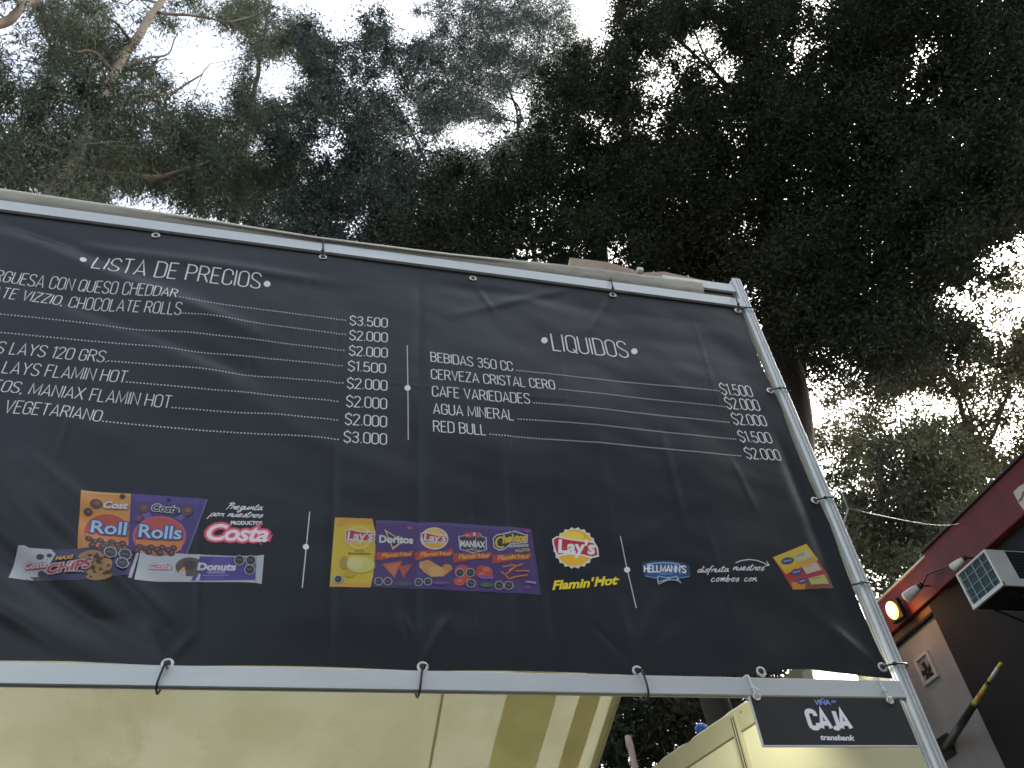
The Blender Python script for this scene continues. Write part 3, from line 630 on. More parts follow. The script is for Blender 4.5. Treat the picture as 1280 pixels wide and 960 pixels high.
# crisp logo
Z = zm(660, 630, 3.2)
k = Ink(); c0 = (192, 166)
poly(k, [(c0[0] + (86 if i % 2 else 78) * math.cos(i * math.tau / 40), c0[1] + (84 if i % 2 else 76) * math.sin(i * math.tau / 40)) for i in range(40)], srgb(225, 222, 205), Z)
disc(k, c0, 74, 73, srgb(248, 185, 25), um=Z, n=34); disc(k, (180, 122), 48, 22, srgb(252, 215, 70), um=Z)
poly(k, [(102, 130), (120, 118), (170, 128), (230, 136), (270, 140), (286, 165), (290, 200), (262, 206), (215, 196), (165, 192), (130, 200), (116, 190), (103, 150)], srgb(240, 232, 232), Z)
poly(k, [(108, 132), (122, 123), (170, 134), (230, 142), (266, 146), (280, 168), (284, 194), (262, 200), (215, 190), (165, 186), (130, 193), (120, 186), (109, 150)], srgb(196, 26, 44), Z)
solid_text(k, "Lay's", (128, 184), (272, 190), 54, WHITE, .035, .1, (-.05, -1), Z)
solid_text(k, "Flamin'", (104, 334), (268, 322), 36, srgb(248, 222, 20), .035, .22, (-.0, -1), Z); solid_text(k, 'Hot', (272, 320), (362, 312), 36, srgb(248, 222, 20), .035, .22, None, Z)
line(k, [(285, 295), (370, 294)], .004, srgb(248, 222, 20), Z)
k.build('printed_logo', banner, 'round yellow and red crisp logo above yellow lettering')
# blue mayonnaise logo
Z = zm(780, 680, 9.6)
k = Ink(); poly(k, [(235, 195), (380, 165), (560, 165), (720, 190), (805, 230), (815, 360), (740, 385), (520, 400), (380, 390), (270, 360)], srgb(22, 62, 100), Z); poly(k, [(270, 220), (500, 190), (700, 205), (765, 250), (770, 340), (560, 370), (300, 340)], srgb(30, 84, 138), Z)
line(k, [(290, 212), (380, 198), (500, 192), (610, 198), (690, 216)], .0026, srgb(190, 215, 235), Z); line(k, [(270, 350), (380, 370), (430, 375)], .002, srgb(140, 180, 210), Z); line(k, [(660, 376), (800, 362)], .002, srgb(140, 180, 210), Z)
st, tot, ends = stroke_layout("HELLMANN'S", .12)
k.k += 2
for s in st: k.k -= .8; stroke_quads(k, s, .0046, WHITE, lambda p: Z(265 + 495 * p[0] / tot, 305 + 12 * p[0] / tot + 14 * (2 * p[0] / tot - 1) ** 2 * 0 - p[1] * 80 + 18 * abs(2 * p[0] / tot - 1) ** 2 * .5 - 8))
solid_text(k, 'DESDE 1913', (450, 333), (605, 333), 15, srgb(150, 190, 215), .02, 0, None, Z)
for q in [[(425, 360), (440, 355), (540, 378), (540, 400), (430, 420), (435, 450), (425, 420), (425, 360)], [(565, 378), (655, 358), (662, 405), (565, 398)], [(662, 380), (705, 440), (650, 405)], [(540, 372), (566, 372), (566, 402), (540, 402), (540, 372)], [(435, 450), (540, 402)]]:
    line(k, q, .0024, srgb(190, 220, 235), Z)
k.build('printed_logo', banner, 'small blue logo with white capitals and a bow')
k = Ink(); hand(k, 'disfruta', (873.5, 713), (912, 713), 4.4, .2); hand(k, 'nuestros', (917.5, 711), (956.5, 711), 4.6, .2); hand(k, 'combos', (890, 724.8), (925, 725), 4.6, .15); hand(k, 'con', (931.5, 725), (947.5, 724.5), 4.6, .15)
line(k, [(921, 701.5), (928, 698.8), (938, 697.4), (948, 698.5), (956, 701.5), (962.5, 704.2)], .003, WHITE); line(k, [(957.5, 705.5), (963, 704.4), (960, 699.3)], .0028, WHITE)
k.build('handwriting', banner)
Z = zm(950, 660, 10.667)
k = Ink(); poly(k, [(190, 365), (640, 185), (800, 395), (930, 570), (1015, 760), (980, 770), (465, 790), (370, 585)], srgb(190, 40, 44), Z)
poly(k, [(190, 365), (640, 185), (800, 395), (370, 585)], srgb(246, 208, 8), Z); poly(k, [(345, 530), (770, 350), (802, 398), (370, 585)], srgb(250, 185, 12), Z)
poly(k, [(440, 705), (900, 590), (930, 600), (1015, 760), (980, 770), (465, 790)], srgb(150, 88, 50), Z); poly(k, [(440, 690), (640, 690), (630, 785), (465, 790)], srgb(240, 150, 30), Z)
for c, rx in [((390, 412), 88), ((510, 560), 78), ((590, 680), 66)]: disc(k, c, rx, rx * .55, srgb(40, 62, 130), um=Z, rot=-.15); line(k, [(c[0] - rx * .6, c[1] + 6), (c[0] + rx * .6, c[1] - 12)], .0036, srgb(190, 200, 225), Z)
poly(k, [(470, 335), (640, 262), (730, 370), (530, 430)], srgb(222, 212, 160), Z); line(k, [(505, 358), (615, 320)], .0026, srgb(90, 85, 70), Z); line(k, [(520, 330), (600, 300)], .0016, srgb(140, 135, 110), Z)
poly(k, [(585, 490), (770, 422), (850, 530), (640, 590)], srgb(232, 208, 180), Z); line(k, [(625, 500), (720, 465)], .0018, srgb(160, 120, 100), Z)
poly(k, [(668, 645), (885, 590), (950, 715), (710, 728)], srgb(222, 208, 120), Z); line(k, [(705, 650), (830, 635)], .0026, srgb(130, 130, 80), Z)
k.build('printed_card', banner, 'tilted yellow and red card of sauces')

# ---- grommets and ties
def grommet(x, z):
    bm = bmesh.new(); c = bpoint(x, z, .002); R0, rr = .0125, .0045
    vs = [[bm.verts.new(c + Vector(((R0 + rr * math.cos(b)) * math.cos(a), -rr * .6 * math.sin(b), (R0 + rr * math.cos(b)) * math.sin(a)))) for b in [j * math.tau / 6 for j in range(6)]] for a in [i * math.tau / 16 for i in range(16)]]
    for i in range(16):
        for j in range(6): bm.faces.new((vs[i][j], vs[(i + 1) % 16][j], vs[(i + 1) % 16][(j + 1) % 6], vs[i][(j + 1) % 6]))
    g = obj('grommet', bm, M['ring'], banner, smooth=True)
    bm = bmesh.new(); bmesh.ops.create_circle(bm, cap_ends=True, radius=.0105, segments=14, matrix=Matrix.Translation(c + Vector((0, -.0006, 0))) @ Matrix.Rotation(math.pi / 2, 4, 'X'))
    obj('eyelet_hole', bm, M['alu_dark'], g)
_tr = random.Random(12)
def tie(path, rad=.0032, m='black_plastic'):          # a loop with its lock and a loose cut tail
    bm = bmesh.new(); path = [Vector(p) + Vector((_tr.uniform(-.0015, .0015), 0, _tr.uniform(-.001, .001))) for p in path]
    tube(bm, smooth_path(path, 4), rad, 6); p = Vector(path[1])
    box(bm, p - Vector((.005, .004, .005)), p + Vector((.005, .003, .005)), .001)
    q = Vector((_tr.uniform(-.02, .02), -.012, _tr.uniform(-.02, .012))); tube(bm, [p, p + q * .6, p + q + Vector((0, .002, -.004))], rad * .75, 5); return bm
RZ0, RZ1 = 2.598, 2.652                          # bottom rail
TZ0, TZ1 = 4.420, 4.474                          # top rail
for px, py, tied in [(-110, 824, 1), (209, 828, 1), (529, 832, 1), (798, 837, 1), (953, 838, 0)]:
    x, z = uv(px, py); grommet(x, z)
    if tied:
        d = .012 if px < 700 else -.014
        obj('cable_tie', tie([(x, BY + .012, z - .004), (x + .002 * 0, BY - .012, z - .008), (x - d * .5, BY - .014, RZ1 - .01), (x - d, BY - .008, RZ0 - .004), (x - d, BY + .03, RZ0 - .007), (x - d, BY + .06, RZ0 + .02), (x, BY + .055, RZ1 + .004), (x, BY + .02, z)]), M['black_plastic'], banner)
for px, py, tied in [(-20, 262, 0), (195, 290.5, 0), (404, 317, 1), (592, 345, 0), (767, 366, 1), (920, 377, 1)]:
    x, z = uv(px, py); z = min(z, BZ1 - .012); grommet(x, z)
    if tied:
        obj('cable_tie', tie([(x, BY - .002, z), (x - .002, BY - .010, z + .02), (x - .003, BY - .010, TZ1 + .002), (x, BY + .03, TZ1 + .006), (x, BY + .055, TZ0 + .02), (x, BY + .03, TZ0 - .004), (x, BY + .012, z + .004)]), M['black_plastic'], banner)
PX0, PX1 = 1.880, 1.924                          # right post
for z, gx in [(4.40, 1), (3.90, 1), (3.345, 1), (2.99, 0), (2.70, 1)]:
    if gx: grommet(BX1 - .022, z)
    a = BX1 - .02
    obj('cable_tie', tie([(a, BY + .004, z), (PX0, BY - .007, z + .004), ((PX0 + PX1) / 2, BY - .009, z + .006), (PX1 + .005, BY - .004, z + .004), (PX1 + .007, BY + .025, z + .002), (PX1, BY + .055, z), (PX0, BY + .055, z), (a, BY + .022, z)]), M['black_plastic'], banner)
# ------------------------------------------------------------------ ground, hillside
def hill(x, y):
    k = min(1, max(0, (y - 8.5) / 3)); e = 1 - min(1, max(0, (x - 4.5) / 5))
    return .62 * max(0, min(y, 36) - 8.5) * k * (.12 + .88 * e) + (.35 * noise.noise((x * .3, y * .3, 1)) if y > 9 else 0)
bm = bmesh.new()
vs = [bm.verts.new(p) for p in [(-700, -700, -.02), (700, -700, -.02), (700, 700, -.02), (-700, 700, -.02)]]; bm.faces.new(vs)
o = obj('ground', bm, M['asphalt']); o['kind'] = 'structure'
bm = bmesh.new(); n = 60; g = []
for j in range(n + 1):
    y = 8.2 + 42 * j / n; g.append([bm.verts.new((-30 + 70 * i / n, y, hill(-30 + 70 * i / n, y) - (.06 if j == 0 else 0))) for i in range(n + 1)])
for j in range(n):
    for i in range(n): bm.faces.new((g[j][i], g[j][i + 1], g[j + 1][i + 1], g[j + 1][i]))
o = obj('hillside', bm, M['soil'], smooth=True); o['kind'] = 'structure'

# ------------------------------------------------------------------ stall frame
fr = thing('stall_frame', 'silver aluminium stall frame that holds the big black banner', 'stall frame', (0, BY, 0))
def rail(name, x0, x1, z0, z1, y0=BY, y1=BY + .042, label=None):
    bm = bmesh.new(); box(bm, (x0, y0, z0), (x1, y1, z1), .0012)
    o = obj(name, bm, M['alu'], fr, label)
    bm = bmesh.new(); box(bm, (x0 + .01, y0 + .012, z0 - .001), (x1 - .01, y1 - .012, z0 + .004)); obj('slot', bm, M['alu_dark'], o)
    return o
rail('bottom_rail', -1.90, PX0 - .001, RZ0, RZ1, BY, BY + .024); rail('top_rail', -1.90, PX0 - .001, TZ0, TZ1)
rail('upper_rail', 1.52, PX0 - .001, 4.532, 4.584, BY + .008, BY + .045)
def post(x0, x1, y0, y1, z1, z0=0):               # extruded profile: a square with two grooves in each side
    bm = bmesh.new(); cx, cy, h = (x0 + x1) / 2, (y0 + y1) / 2, (x1 - x0) / 2
    side = [(-1, -.78), (-1, -.42), (-.72, -.36), (-.72, -.26), (-1, -.2), (-1, .2), (-.72, .26), (-.72, .36), (-1, .42), (-1, .78)]
    prof = []
    for kk in range(4):
        a = kk * math.pi / 2; prof += [(math.cos(-a) * p - math.sin(-a) * q, math.sin(-a) * p + math.cos(-a) * q) for p, q in side]
    lo = [bm.verts.new((cx + p * h, cy + q * h, z0)) for p, q in prof]; hi = [bm.verts.new((cx + p * h, cy + q * h, z1)) for p, q in prof]
    for i in range(len(prof)):
        j = (i + 1) % len(prof); bm.faces.new((lo[j], lo[i], hi[i], hi[j]))
    bm.faces.new(hi); bm.faces.new(lo[::-1]); bmesh.ops.recalc_face_normals(bm, faces=bm.faces)
    return obj('post', bm, M['alu'], fr)
post(PX0, PX1, BY, BY + .044, 4.625); post(-1.944, -1.90, BY, BY + .044, 4.625)
post(1.90, 1.944, 5.55, 5.594, 3.28, 0); post(-1.944, -1.90, 5.55, 5.594, 3.28, 0)
bm = bmesh.new()                                 # hook on the outer side of the post that carries the wire
hk = [Vector((PX1, BY + .03, 3.235)), ony(1060, 636, BY + .05), ony(1053, 617, BY + .05), ony(1060, 605, BY + .05)]
M['dull'] = mat('dull_wire', (.20, .20, .17), .6, 0, (.26, .26, .22), 20)
tube(bm, hk, .0035, 6); obj('hook', bm, M['dull'], fr)
bm = bmesh.new(); box(bm, (1.80, BY + .046, 4.478), (1.872, BY + .066, 4.53), .002); obj('corner_bracket', bm, M['alu'], fr)

# ------------------------------------------------------------------ tarpaulin roof
SL = math.tan(math.radians(20))
roof = thing('canvas_roof', 'cream tarpaulin roof sloping back over the stall frame', 'tarpaulin', (0, BY, 4.5))
bm = bmesh.new(); g = []; nx, ny = 90, 70
for j in range(ny + 1):
    y = BY + .03 + 3.5 * j / ny; row = []
    for i in range(nx + 1):
        x = -2.05 + (1.955 + 2.05) * i / nx
        s = math.sin(math.pi * j / ny)
        z = 4.535 - SL * (y - BY - .03) * 1.0 - .05 * s * math.sin(math.pi * min(1, max(0, (x + 2.05) / 4))) + .012 * noise.noise((x * 1.5, y * .8, 2)) + .004 * noise.noise((x * 7, y * 3, 5))
        row.append(bm.verts.new((x, y, z)))
    g.append(row)
for j in range(ny):
    for i in range(nx): bm.faces.new((g[j][i], g[j][i + 1], g[j + 1][i + 1], g[j + 1][i]))
obj('roof_sheet', bm, M['tarp'], roof, smooth=True)
def underz(x, y):                                 # just under the sheet
    jj = (y - BY - .03) / 3.5
    return 4.535 - SL * (y - BY - .03) - .05 * math.sin(math.pi * jj) * math.sin(math.pi * min(1, max(0, (x + 2.05) / 4))) - .014
def strip(name, x0, x1, m, dz=0, tilt=0):
    bm = bmesh.new(); pv = None
    for j in range(41):
        y = BY + .08 + 3.4 * j / 40
        a = bm.verts.new((x0 + tilt * (y - 4), y, underz(x0, y) - dz)); b = bm.verts.new((x1 + tilt * (y - 4), y, underz(x1, y) - dz + .002 * math.sin(y * 5)))
        if pv: bm.faces.new((pv[0], pv[1], b, a))
        pv = (a, b)
    return obj(name, bm, m, roof, smooth=True)
tarp2 = mat('stained_hem', (.58, .56, .33), .6, 0, (.68, .66, .42), 3, 6); tarp4 = mat('thread_line', (.42, .38, .24), .6, 0, (.48, .44, .30), 3, 6); tarp3 = mat('olive_hem', (.50, .46, .26), .6, 0, (.58, .54, .33), 3, 6)
for m_ in (tarp2, tarp3, tarp4):
    N_ = m_.node_tree.nodes; L_ = m_.node_tree.links; b_ = N_['Principled BSDF']; t_ = N_.new('ShaderNodeBsdfTranslucent'); x_ = N_.new('ShaderNodeMixShader'); x_.inputs[0].default_value = .9
    L_.new(b_.inputs['Base Color'].links[0].from_socket, t_.inputs['Color']); L_.new(b_.outputs[0], x_.inputs[1]); L_.new(t_.outputs[0], x_.inputs[2]); L_.new(x_.outputs[0], N_['Material Output'].inputs['Surface'])
strip('seam_strip', 1.26, 1.56, tarp2, .001); strip('seam_strip', 1.70, 1.83, tarp3, .004); strip('seam', .865, .882, tarp4, .001, .03); pass
bm = bmesh.new(); tube(bm, [(1.94, BY + .07 + 3.4 * j / 20, underz(1.94, BY + .07 + 3.4 * j / 20) + .01) for j in range(21)], .024, 10); obj('edge_roll', bm, M['tarp'], roof, smooth=True)
# front flap folded over the upper rail: bulging roll, whiter on top
_fp = [ony(px_, py_, BY) for px_, py_ in [(0, 235), (200, 264.5), (400, 296), (560, 316), (720, 332.5), (800, 343), (870, 351)]]
FX = [p.x for p in _fp]; FZ = [p.z for p in _fp]
bm = bmesh.new(); g = []; nx = 160
for i in range(nx + 1):
    x = -2.02 + (1.70 + 2.02) * i / nx; row = []
    s = noise.noise((x * 1.3, 0, 4)); f_ = noise.noise((x * 9, 1, 4)); q = min(1, max(0, (x - .35) / .9)); ff = noise.noise((x * 26, 3, 4)) * q
    top = float(np.interp(x, FX, FZ)) + .003 * s + .0015 * f_
    for (dy, z) in [(.045, top - .03), (.02, top - .004), (-.002, top - .004), (-.010 - .004 * s, top - .018), (-.008 + .004 * f_, top - .03), (-.004 + .008 * ff, 4.503 + .002 * f_), (-.0 + .010 * ff, 4.49 + .003 * s), (.012, 4.478 + .002 * f_), (.03, 4.48)]:
        row.append(bm.verts.new((x, BY + dy, z)))
    g.append(row)
for i in range(nx):
    for j in range(8): bm.faces.new((g[i][j], g[i][j + 1], g[i + 1][j + 1], g[i + 1][j]))
obj('front_flap', bm, mat('flap_cloth', (.50, .47, .39), .8, 0, (.60, .57, .48), 5, 7, .2, 40), roof, smooth=True)
# folded board on top of the roof
fb = thing('folded_cardboard', 'pinkish beige folded cardboard lying on top of the stall roof edge', 'cardboard', (1.3, BY + .1, 4.6))
top = [(712, 322), (735, 324.5), (762, 328), (790, 336.5), (800, 341), (830, 339.5), (858, 345.5), (882, 351)]
def slab(pts_t, drop, y0, y1, lift=0):
    bm = bmesh.new(); A = []
    for p in pts_t:
        t = ony(p[0], p[1], y0); A.append((bm.verts.new(t), bm.verts.new((t.x, y0 + .012, t.z - drop)), bm.verts.new((t.x + .01, y1, t.z - .02)), bm.verts.new((t.x + .01, y1, t.z - drop - .02))))
    for a, b in zip(A, A[1:]):
        bm.faces.new((a[1], b[1], b[0], a[0])); bm.faces.new((a[0], b[0], b[2], a[2])); bm.faces.new((a[2], b[2], b[3], a[3])); bm.faces.new((a[3], b[3], b[1], a[1]))
    bm.faces.new((A[0][0], A[0][2], A[0][3], A[0][1])); bm.faces.new((A[-1][1], A[-1][3], A[-1][2], A[-1][0]))
    return bm
obj('board', slab(top, .13, BY + .09, BY + .22), M['card'], fb)
t = [ony(x, y, BY + .084) for x, y in [(796, 338), (803, 338.6)]]
bm = bmesh.new(); box(bm, (t[0].x, BY + .070, t[0].z - .012), (t[1].x, BY + .092, t[0].z + .012), .004); obj('clip', bm, M['white_plastic'], fb)

# ------------------------------------------------------------------ cashier sign
SY = BY - .006
sg = thing('cashier_sign', 'small black CAJA sign hanging from the bottom rail by two white ties', 'sign', (1.6, SY, 2.45))
sx0, sx1, sz0, sz1 = 1.338, 1.842, 2.449, 2.590
bm = bmesh.new(); box(bm, (sx0, SY - .004, sz0), (sx1, SY + .002, sz1), .0006)
obj('sign_board', bm, mat('sign_black', (.016, .016, .017), .45, 0, (.021, .021, .022), 8), sg)
bm = bmesh.new(); box(bm, (sx0 - .0045, SY - .0045, sz0 - .001), (sx0 - .0004, SY + .0022, sz1)); box(bm, (sx0 - .0045, SY - .0045, sz0 - .0045), (sx1, SY + .0022, sz0 - .0006)); obj('sign_edge', bm, M['white_plastic'], sg)
flat = lambda x, z, d: Vector((x, SY - .004 - d, z))
def suv(px, py):
    p = ony(px, py, SY - .005); return p.x, p.z
Z = lambda x, y: suv(900 + x / 3.3684, 780 + y / 3.3684)
k = Ink(); st, tot, e_ = stroke_layout('CAJA', .13)
x0, z0 = Z(388, 447); x1, z1 = Z(556, 447); hh = Z(372, 357)[1] - z0
for s in st: k.k = .5 * (len(k.f) % 3) + 1; stroke_quads(k, s, .0138, srgb(250, 250, 250), lambda p: (x0 + (x1 - x0) * p[0] / tot, z0 + .006 + (hh - .012) * p[1]))
solid_text(k, 'transbank', (424, 487), (565, 490), 22, srgb(245, 245, 245), .04, 0, (-.05, -1), Z)
solid_text(k, 'VIÑA', (402, 340), (466, 340), 23, srgb(150, 175, 240), .025, .1, (-.3, -1), Z, spacing=.9); solid_text(k, '20', (468, 331), (487, 331), 10, srgb(170, 190, 230), .02, .1, None, Z)
k.build('lettering', sg, place=flat, base=.0006)
for px, py in [(946, 871.5), (1112.5, 876)]:
    x, z = suv(px, py)
    bm = bmesh.new(); c = Vector((x, SY - .006, z))
    pts = [c + Vector((.010 * math.cos(i * math.tau / 14), 0, .010 * math.sin(i * math.tau / 14))) for i in range(15)]; tube(bm, pts, .0036, 6, False); r_ = obj('ring', bm, M['ring'], sg, smooth=True)
    bm = bmesh.new(); bmesh.ops.create_circle(bm, cap_ends=True, radius=.009, segments=12, matrix=Matrix.Translation(c) @ Matrix.Rotation(math.pi / 2, 4, 'X')); obj('ring_centre', bm, M['ring'], r_)
    obj('hanging_tie', tie([(x, SY - .007, z), (x - .003, BY - .008, RZ0 + .02), (x - .006, BY - .006, RZ1 + .002), (x - .005, BY + .03, RZ1 + .006), (x - .003, BY + .052, RZ0 + .02), (x, BY + .02, RZ0 - .006), (x, SY + .006, z)], .0032), M['white_plastic'], sg)

# ------------------------------------------------------------------ cream side wall of the booth
A0 = Vector((1.905, 2.252)); A1 = Vector((1.905 - .209 * 3.0, 2.252 + 3.0)); ad = (A1 - A0).normalized(); an = Vector((-ad.y, ad.x))
if an.x > 0: an = -an                              # towards the inside of the stall, left
def wallpt(px, py, off=0):                         # where a sight line meets the wall
    d = ray(px, py); o2 = A0 + an * off
    t = (o2.x * an.x + o2.y * an.y) / (d[0] * an.x + d[1] * an.y); return Vector(EYE + d * t)
TOPZ = wallpt(900, 902).z
wl = thing('partition_wall', 'cream panel side wall behind the cashier sign', 'partition', (A0.x, A0.y, 0))
def along(p): return (Vector((p.x, p.y)) - A0).dot(ad)
def wbox(name, s0, s1, z0, z1, t0, t1, m, bev=.002, label=None):
    bm = bmesh.new(); v = []
    for s in (s0, s1):
        for z in (z0, z1):
            for t in (t0, t1):
                q = A0 + ad * s + an * t; v.append(bm.verts.new((q.x, q.y, z)))
    for f in [(0, 1, 3, 2), (4, 6, 7, 5), (0, 4, 5, 1), (2, 3, 7, 6), (0, 2, 6, 4), (1, 5, 7, 3)]: bm.faces.new([v[i] for i in f])
    bmesh.ops.recalc_face_normals(bm, faces=bm.faces)
    if bev: bmesh.ops.bevel(bm, geom=list(bm.edges), offset=bev, segments=2, affect='EDGES')
    return obj(name, bm, m, wl, label)
su = along(wallpt(926, 925)); BH = .085
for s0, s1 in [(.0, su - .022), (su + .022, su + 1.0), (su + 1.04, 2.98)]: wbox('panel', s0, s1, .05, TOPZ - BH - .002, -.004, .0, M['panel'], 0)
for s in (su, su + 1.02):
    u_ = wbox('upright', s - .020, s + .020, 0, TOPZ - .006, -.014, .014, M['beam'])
    bm = bmesh.new()
    for d_ in (-.007, .007):
        q = A0 + ad * (s + d_) + an * .0145; box(bm, (q.x - .0016, q.y - .0016, .1), (q.x + .0016, q.y + .0016, TOPZ - .02))
    obj('groove', bm, M['alu_dark'], u_)
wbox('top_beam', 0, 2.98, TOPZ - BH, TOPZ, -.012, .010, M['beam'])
bm = bmesh.new()
for p in [(916, 893), (926, 890), (917, 905)]:
    q = wallpt(*p, .0108); bmesh.ops.create_icosphere(bm, subdivisions=1, radius=.0035, matrix=Matrix.Translation(q))
obj('screw', bm, M['alu_dark'], wl)
cb = bmesh.new(); P = []
for x, y, on in [(800, 972, 1), (812, 964, 0), (822, 957, 0), (832, 955, 1), (843, 943, 1), (851, 934, 0), (862, 929, 0), (871, 928, 1), (884, 919, 1), (895, 911, 1), (903, 899, 0), (913, 891, 0), (924, 887, 1), (934, 880, 1)]:
    q = wallpt(x, y, -.004)
    if on: q.z = TOPZ + .006
    P.append(q)
tube(cb, smooth_path(P, 5), .0055, 6)
tag(obj('cable', cb, M['white_plastic'], smooth=True), 'pale cable looping along the top edge of the cream partition', 'cable')
# lamp just above the bottom rail, on the wall
lp = thing('strip_light', 'short white strip light glowing just above the bottom rail', 'lamp', tuple(wallpt(1045, 846, .03)))
a, b = ony(1024, 848, BY + .13), ony(1070, 848, BY + .13); zc = (a.z + b.z) / 2
bm = bmesh.new(); box(bm, (a.x - .01, BY + .145, zc - .02), (b.x + .01, BY + .20, zc + .05), .004); obj('housing', bm, M['white_plastic'], lp)
bm = bmesh.new(); tube(bm, [(a.x, BY + .135, zc), (b.x, BY + .135, zc)], .016, 10); obj('tube', bm, glow('lamp_white', (1, .97, .85), 5), lp)
ll = bpy.data.lights.new('booth_fill_light', 'AREA'); ll.shape = 'RECTANGLE'; ll.size = .5; ll.size_y = .2; ll.energy = 2.0; ll.color = (1, .95, .78)  # added fill set apart from the tube to brighten the booth wall
lo = bpy.data.objects.new('booth_fill_light', ll); C.objects.link(lo); lo.location = ((a.x + b.x) / 2 - .32, BY + .30, zc + .15); lo.rotation_euler = Vector((.25, -.55, .35)).to_track_quat('Z', 'Y').to_euler(); lo.parent = lp; lo.matrix_parent_inverse = Matrix.Translation(-lp.location)

# ------------------------------------------------------------------ building with the red fascia
KX = 7.5 / 5.2
def bx_(px, py, X=7.5): return onx(px, py, X)
b = thing('red_fascia_building', 'dark building with red fascia and white end wall', 'building', (7.6, 5, 0))
WX = 7.5
zt = 1.6 + (5.18 - 1.6) * KX; zb = 1.6 + (4.84 - 1.6) * KX
yj = bx_(1184, 736).y; ye = bx_(1098, 748).y + .1; yw = bx_(1165, 765).y
bm = bmesh.new(); box(bm, (WX, -3, 0), (WX + 5, yw, zb + .2)); obj('dark_wall', bm, M['darkwall'], b)
bm = bmesh.new(); box(bm, (WX + .05, yw + .002, 0), (WX + 5, ye + .6, zb + .15)); ww = obj('white_wall', bm, M['whitewall'], b)
bm = bmesh.new(); box(bm, (WX - .10, -3, zb), (WX + 5, yj, zt), .012); fa = obj('fascia', bm, M['red'], b)
bm = bmesh.new(); box(bm, (WX - .05, yj + .003, zb + .03), (WX + 5, ye, zt - .03), .012); fa2 = obj('fascia', bm, M['red'], b, 'lower far length of the red fascia')
bm = bmesh.new(); box(bm, (WX - .13, -3.02, zt + .002), (WX + 5, yj + .02, zt + .03), .006); obj('coping', bm, M['coping'], fa)
bm = bmesh.new(); box(bm, (WX - .07, yj + .03, zt - .028), (WX + 5, ye + .02, zt - .004), .004); obj('coping', bm, M['alu'], fa2)
zs = bx_(1140, 787, WX + .02).z
bm = bmesh.new(); box(bm, (WX + .01, yw + .004, zs), (WX + .3, ye + .3, zb + .028), .004); obj('soffit_board', bm, M['wood'], b)
bm = bmesh.new(); box(bm, (WX - .01, yw + .006, zs - .035), (WX + .3, ye + .3, zs - .002), .004); obj('soffit_trim', bm, M['darkwall'], b)
# pale round emblem, cut by the picture edge
def fpt(x, z, d): return Vector((WX - .1 - d, x, z))
def fuv(px, py):
    p = onx(px, py, WX - .102); return p.y, p.z
Ze = lambda x, y: fuv(1160 + x / 4.8, 560 + y / 4.8)
k = Ink()
cy_, cz_ = Ze(600, 265); rad = abs(Ze(512, 265)[0] - cy_) * 1.0
P = [Ze(512, 265), Ze(545, 232), Ze(585, 208), Ze(640, 190), Ze(700, 220), Ze(700, 330), Ze(640, 390), Ze(575, 372), Ze(545, 330)]
k.poly(P, srgb(200, 195, 180)); k.k += 1
stroke_quads(k, [Ze(545, 322), Ze(565, 300), Ze(573, 270), Ze(600, 240), Ze(650, 225)], .022, srgb(120, 28, 30))
o = k.build('emblem', fa, place=lambda x, z, d: fpt(x, z, d), base=.003, step=.0006, maxlen=9)
# framed vent in the white wall
P = [bx_(*p, WX + .04) for p in [(1142, 824), (1160, 814), (1175, 846), (1157, 857)]]
y0, y1 = (P[1].y + P[2].y) / 2, (P[0].y + P[3].y) / 2; z0, z1 = sum(sorted(p.z for p in P)[:2]) / 2, sum(sorted(p.z for p in P)[2:]) / 2
bm = bmesh.new(); f_ = .04
for lo, hi in [((y0, z1 - f_), (y1, z1)), ((y0, z0), (y1, z0 + f_)), ((y0, z0 + f_), (y0 + f_, z1 - f_)), ((y1 - f_, z0 + f_), (y1, z1 - f_))]: box(bm, (WX + .015, lo[0], lo[1]), (WX + .052, hi[0], hi[1]), .004)
fo = obj('vent_frame', bm, mat('frame_white', (.42, .42, .40), .5, 0, (.48, .48, .46), 8), b)
bm = bmesh.new(); box(bm, (WX + .035, y0 + f_, z0 + f_), (WX + .051, y1 - f_, z1 - f_)); obj('vent_plate', bm, mat('vent_grey', (.20, .20, .19), .6, 0, (.26, .26, .25), 5), fo)
bm = bmesh.new(); cy, cz = (y0 + y1) / 2, (z0 + z1) / 2 - .05
for i in range(5):
    a = i * math.tau / 5 + .3; R_ = Matrix.Rotation(a, 4, 'X')
    v = [bm.verts.new(Vector((WX + .030, cy, cz)) + R_ @ Vector((0, p, q))) for p, q in [(.01, -.01), (.12, -.05), (.13, .02), (.02, .035)]]; bm.faces.new(v)
obj('vent_fan', bm, M['darkwall'], fo)
# air conditioner
AX = 6.6
P = [onx(1040 + x / 4, 560 + y / 4, AX) for x, y in [(615, 630), (765, 505), (855, 690), (705, 810)]]
ay0, ay1 = (P[1].y + P[2].y) / 2, (P[0].y + P[3].y) / 2; az0, az1 = (P[2].z + P[3].z) / 2, (P[0].z + P[1].z) / 2
ac = thing('air_conditioner', 'white boxy window air conditioner sticking out of the dark wall', 'air conditioner', (WX, (ay0 + ay1) / 2, az0))
th = .022
bm = bmesh.new()
box(bm, (AX, ay0, az1 - th), (WX - .002, ay1, az1), .005); box(bm, (AX, ay0, az0 + .001), (AX + .03, ay1, az0 + th + .02), .004)
box(bm, (AX + .001, ay0, az0), (WX - .002, ay0 + th, az1 - th), .004); box(bm, (AX + .001, ay1 - th, az0), (WX - .002, ay1, az1 - th), .004)
obj('casing', bm, M['ac_white'], ac)
bm = bmesh.new(); box(bm, (AX + .032, ay0 + th, az0 - .004), (WX - .003, ay1 - th, az0 + .012), .003); obj('shaded_underside', bm, M['darkwall'], ac)  # bottom panel coloured dark to carry the shade under the casing
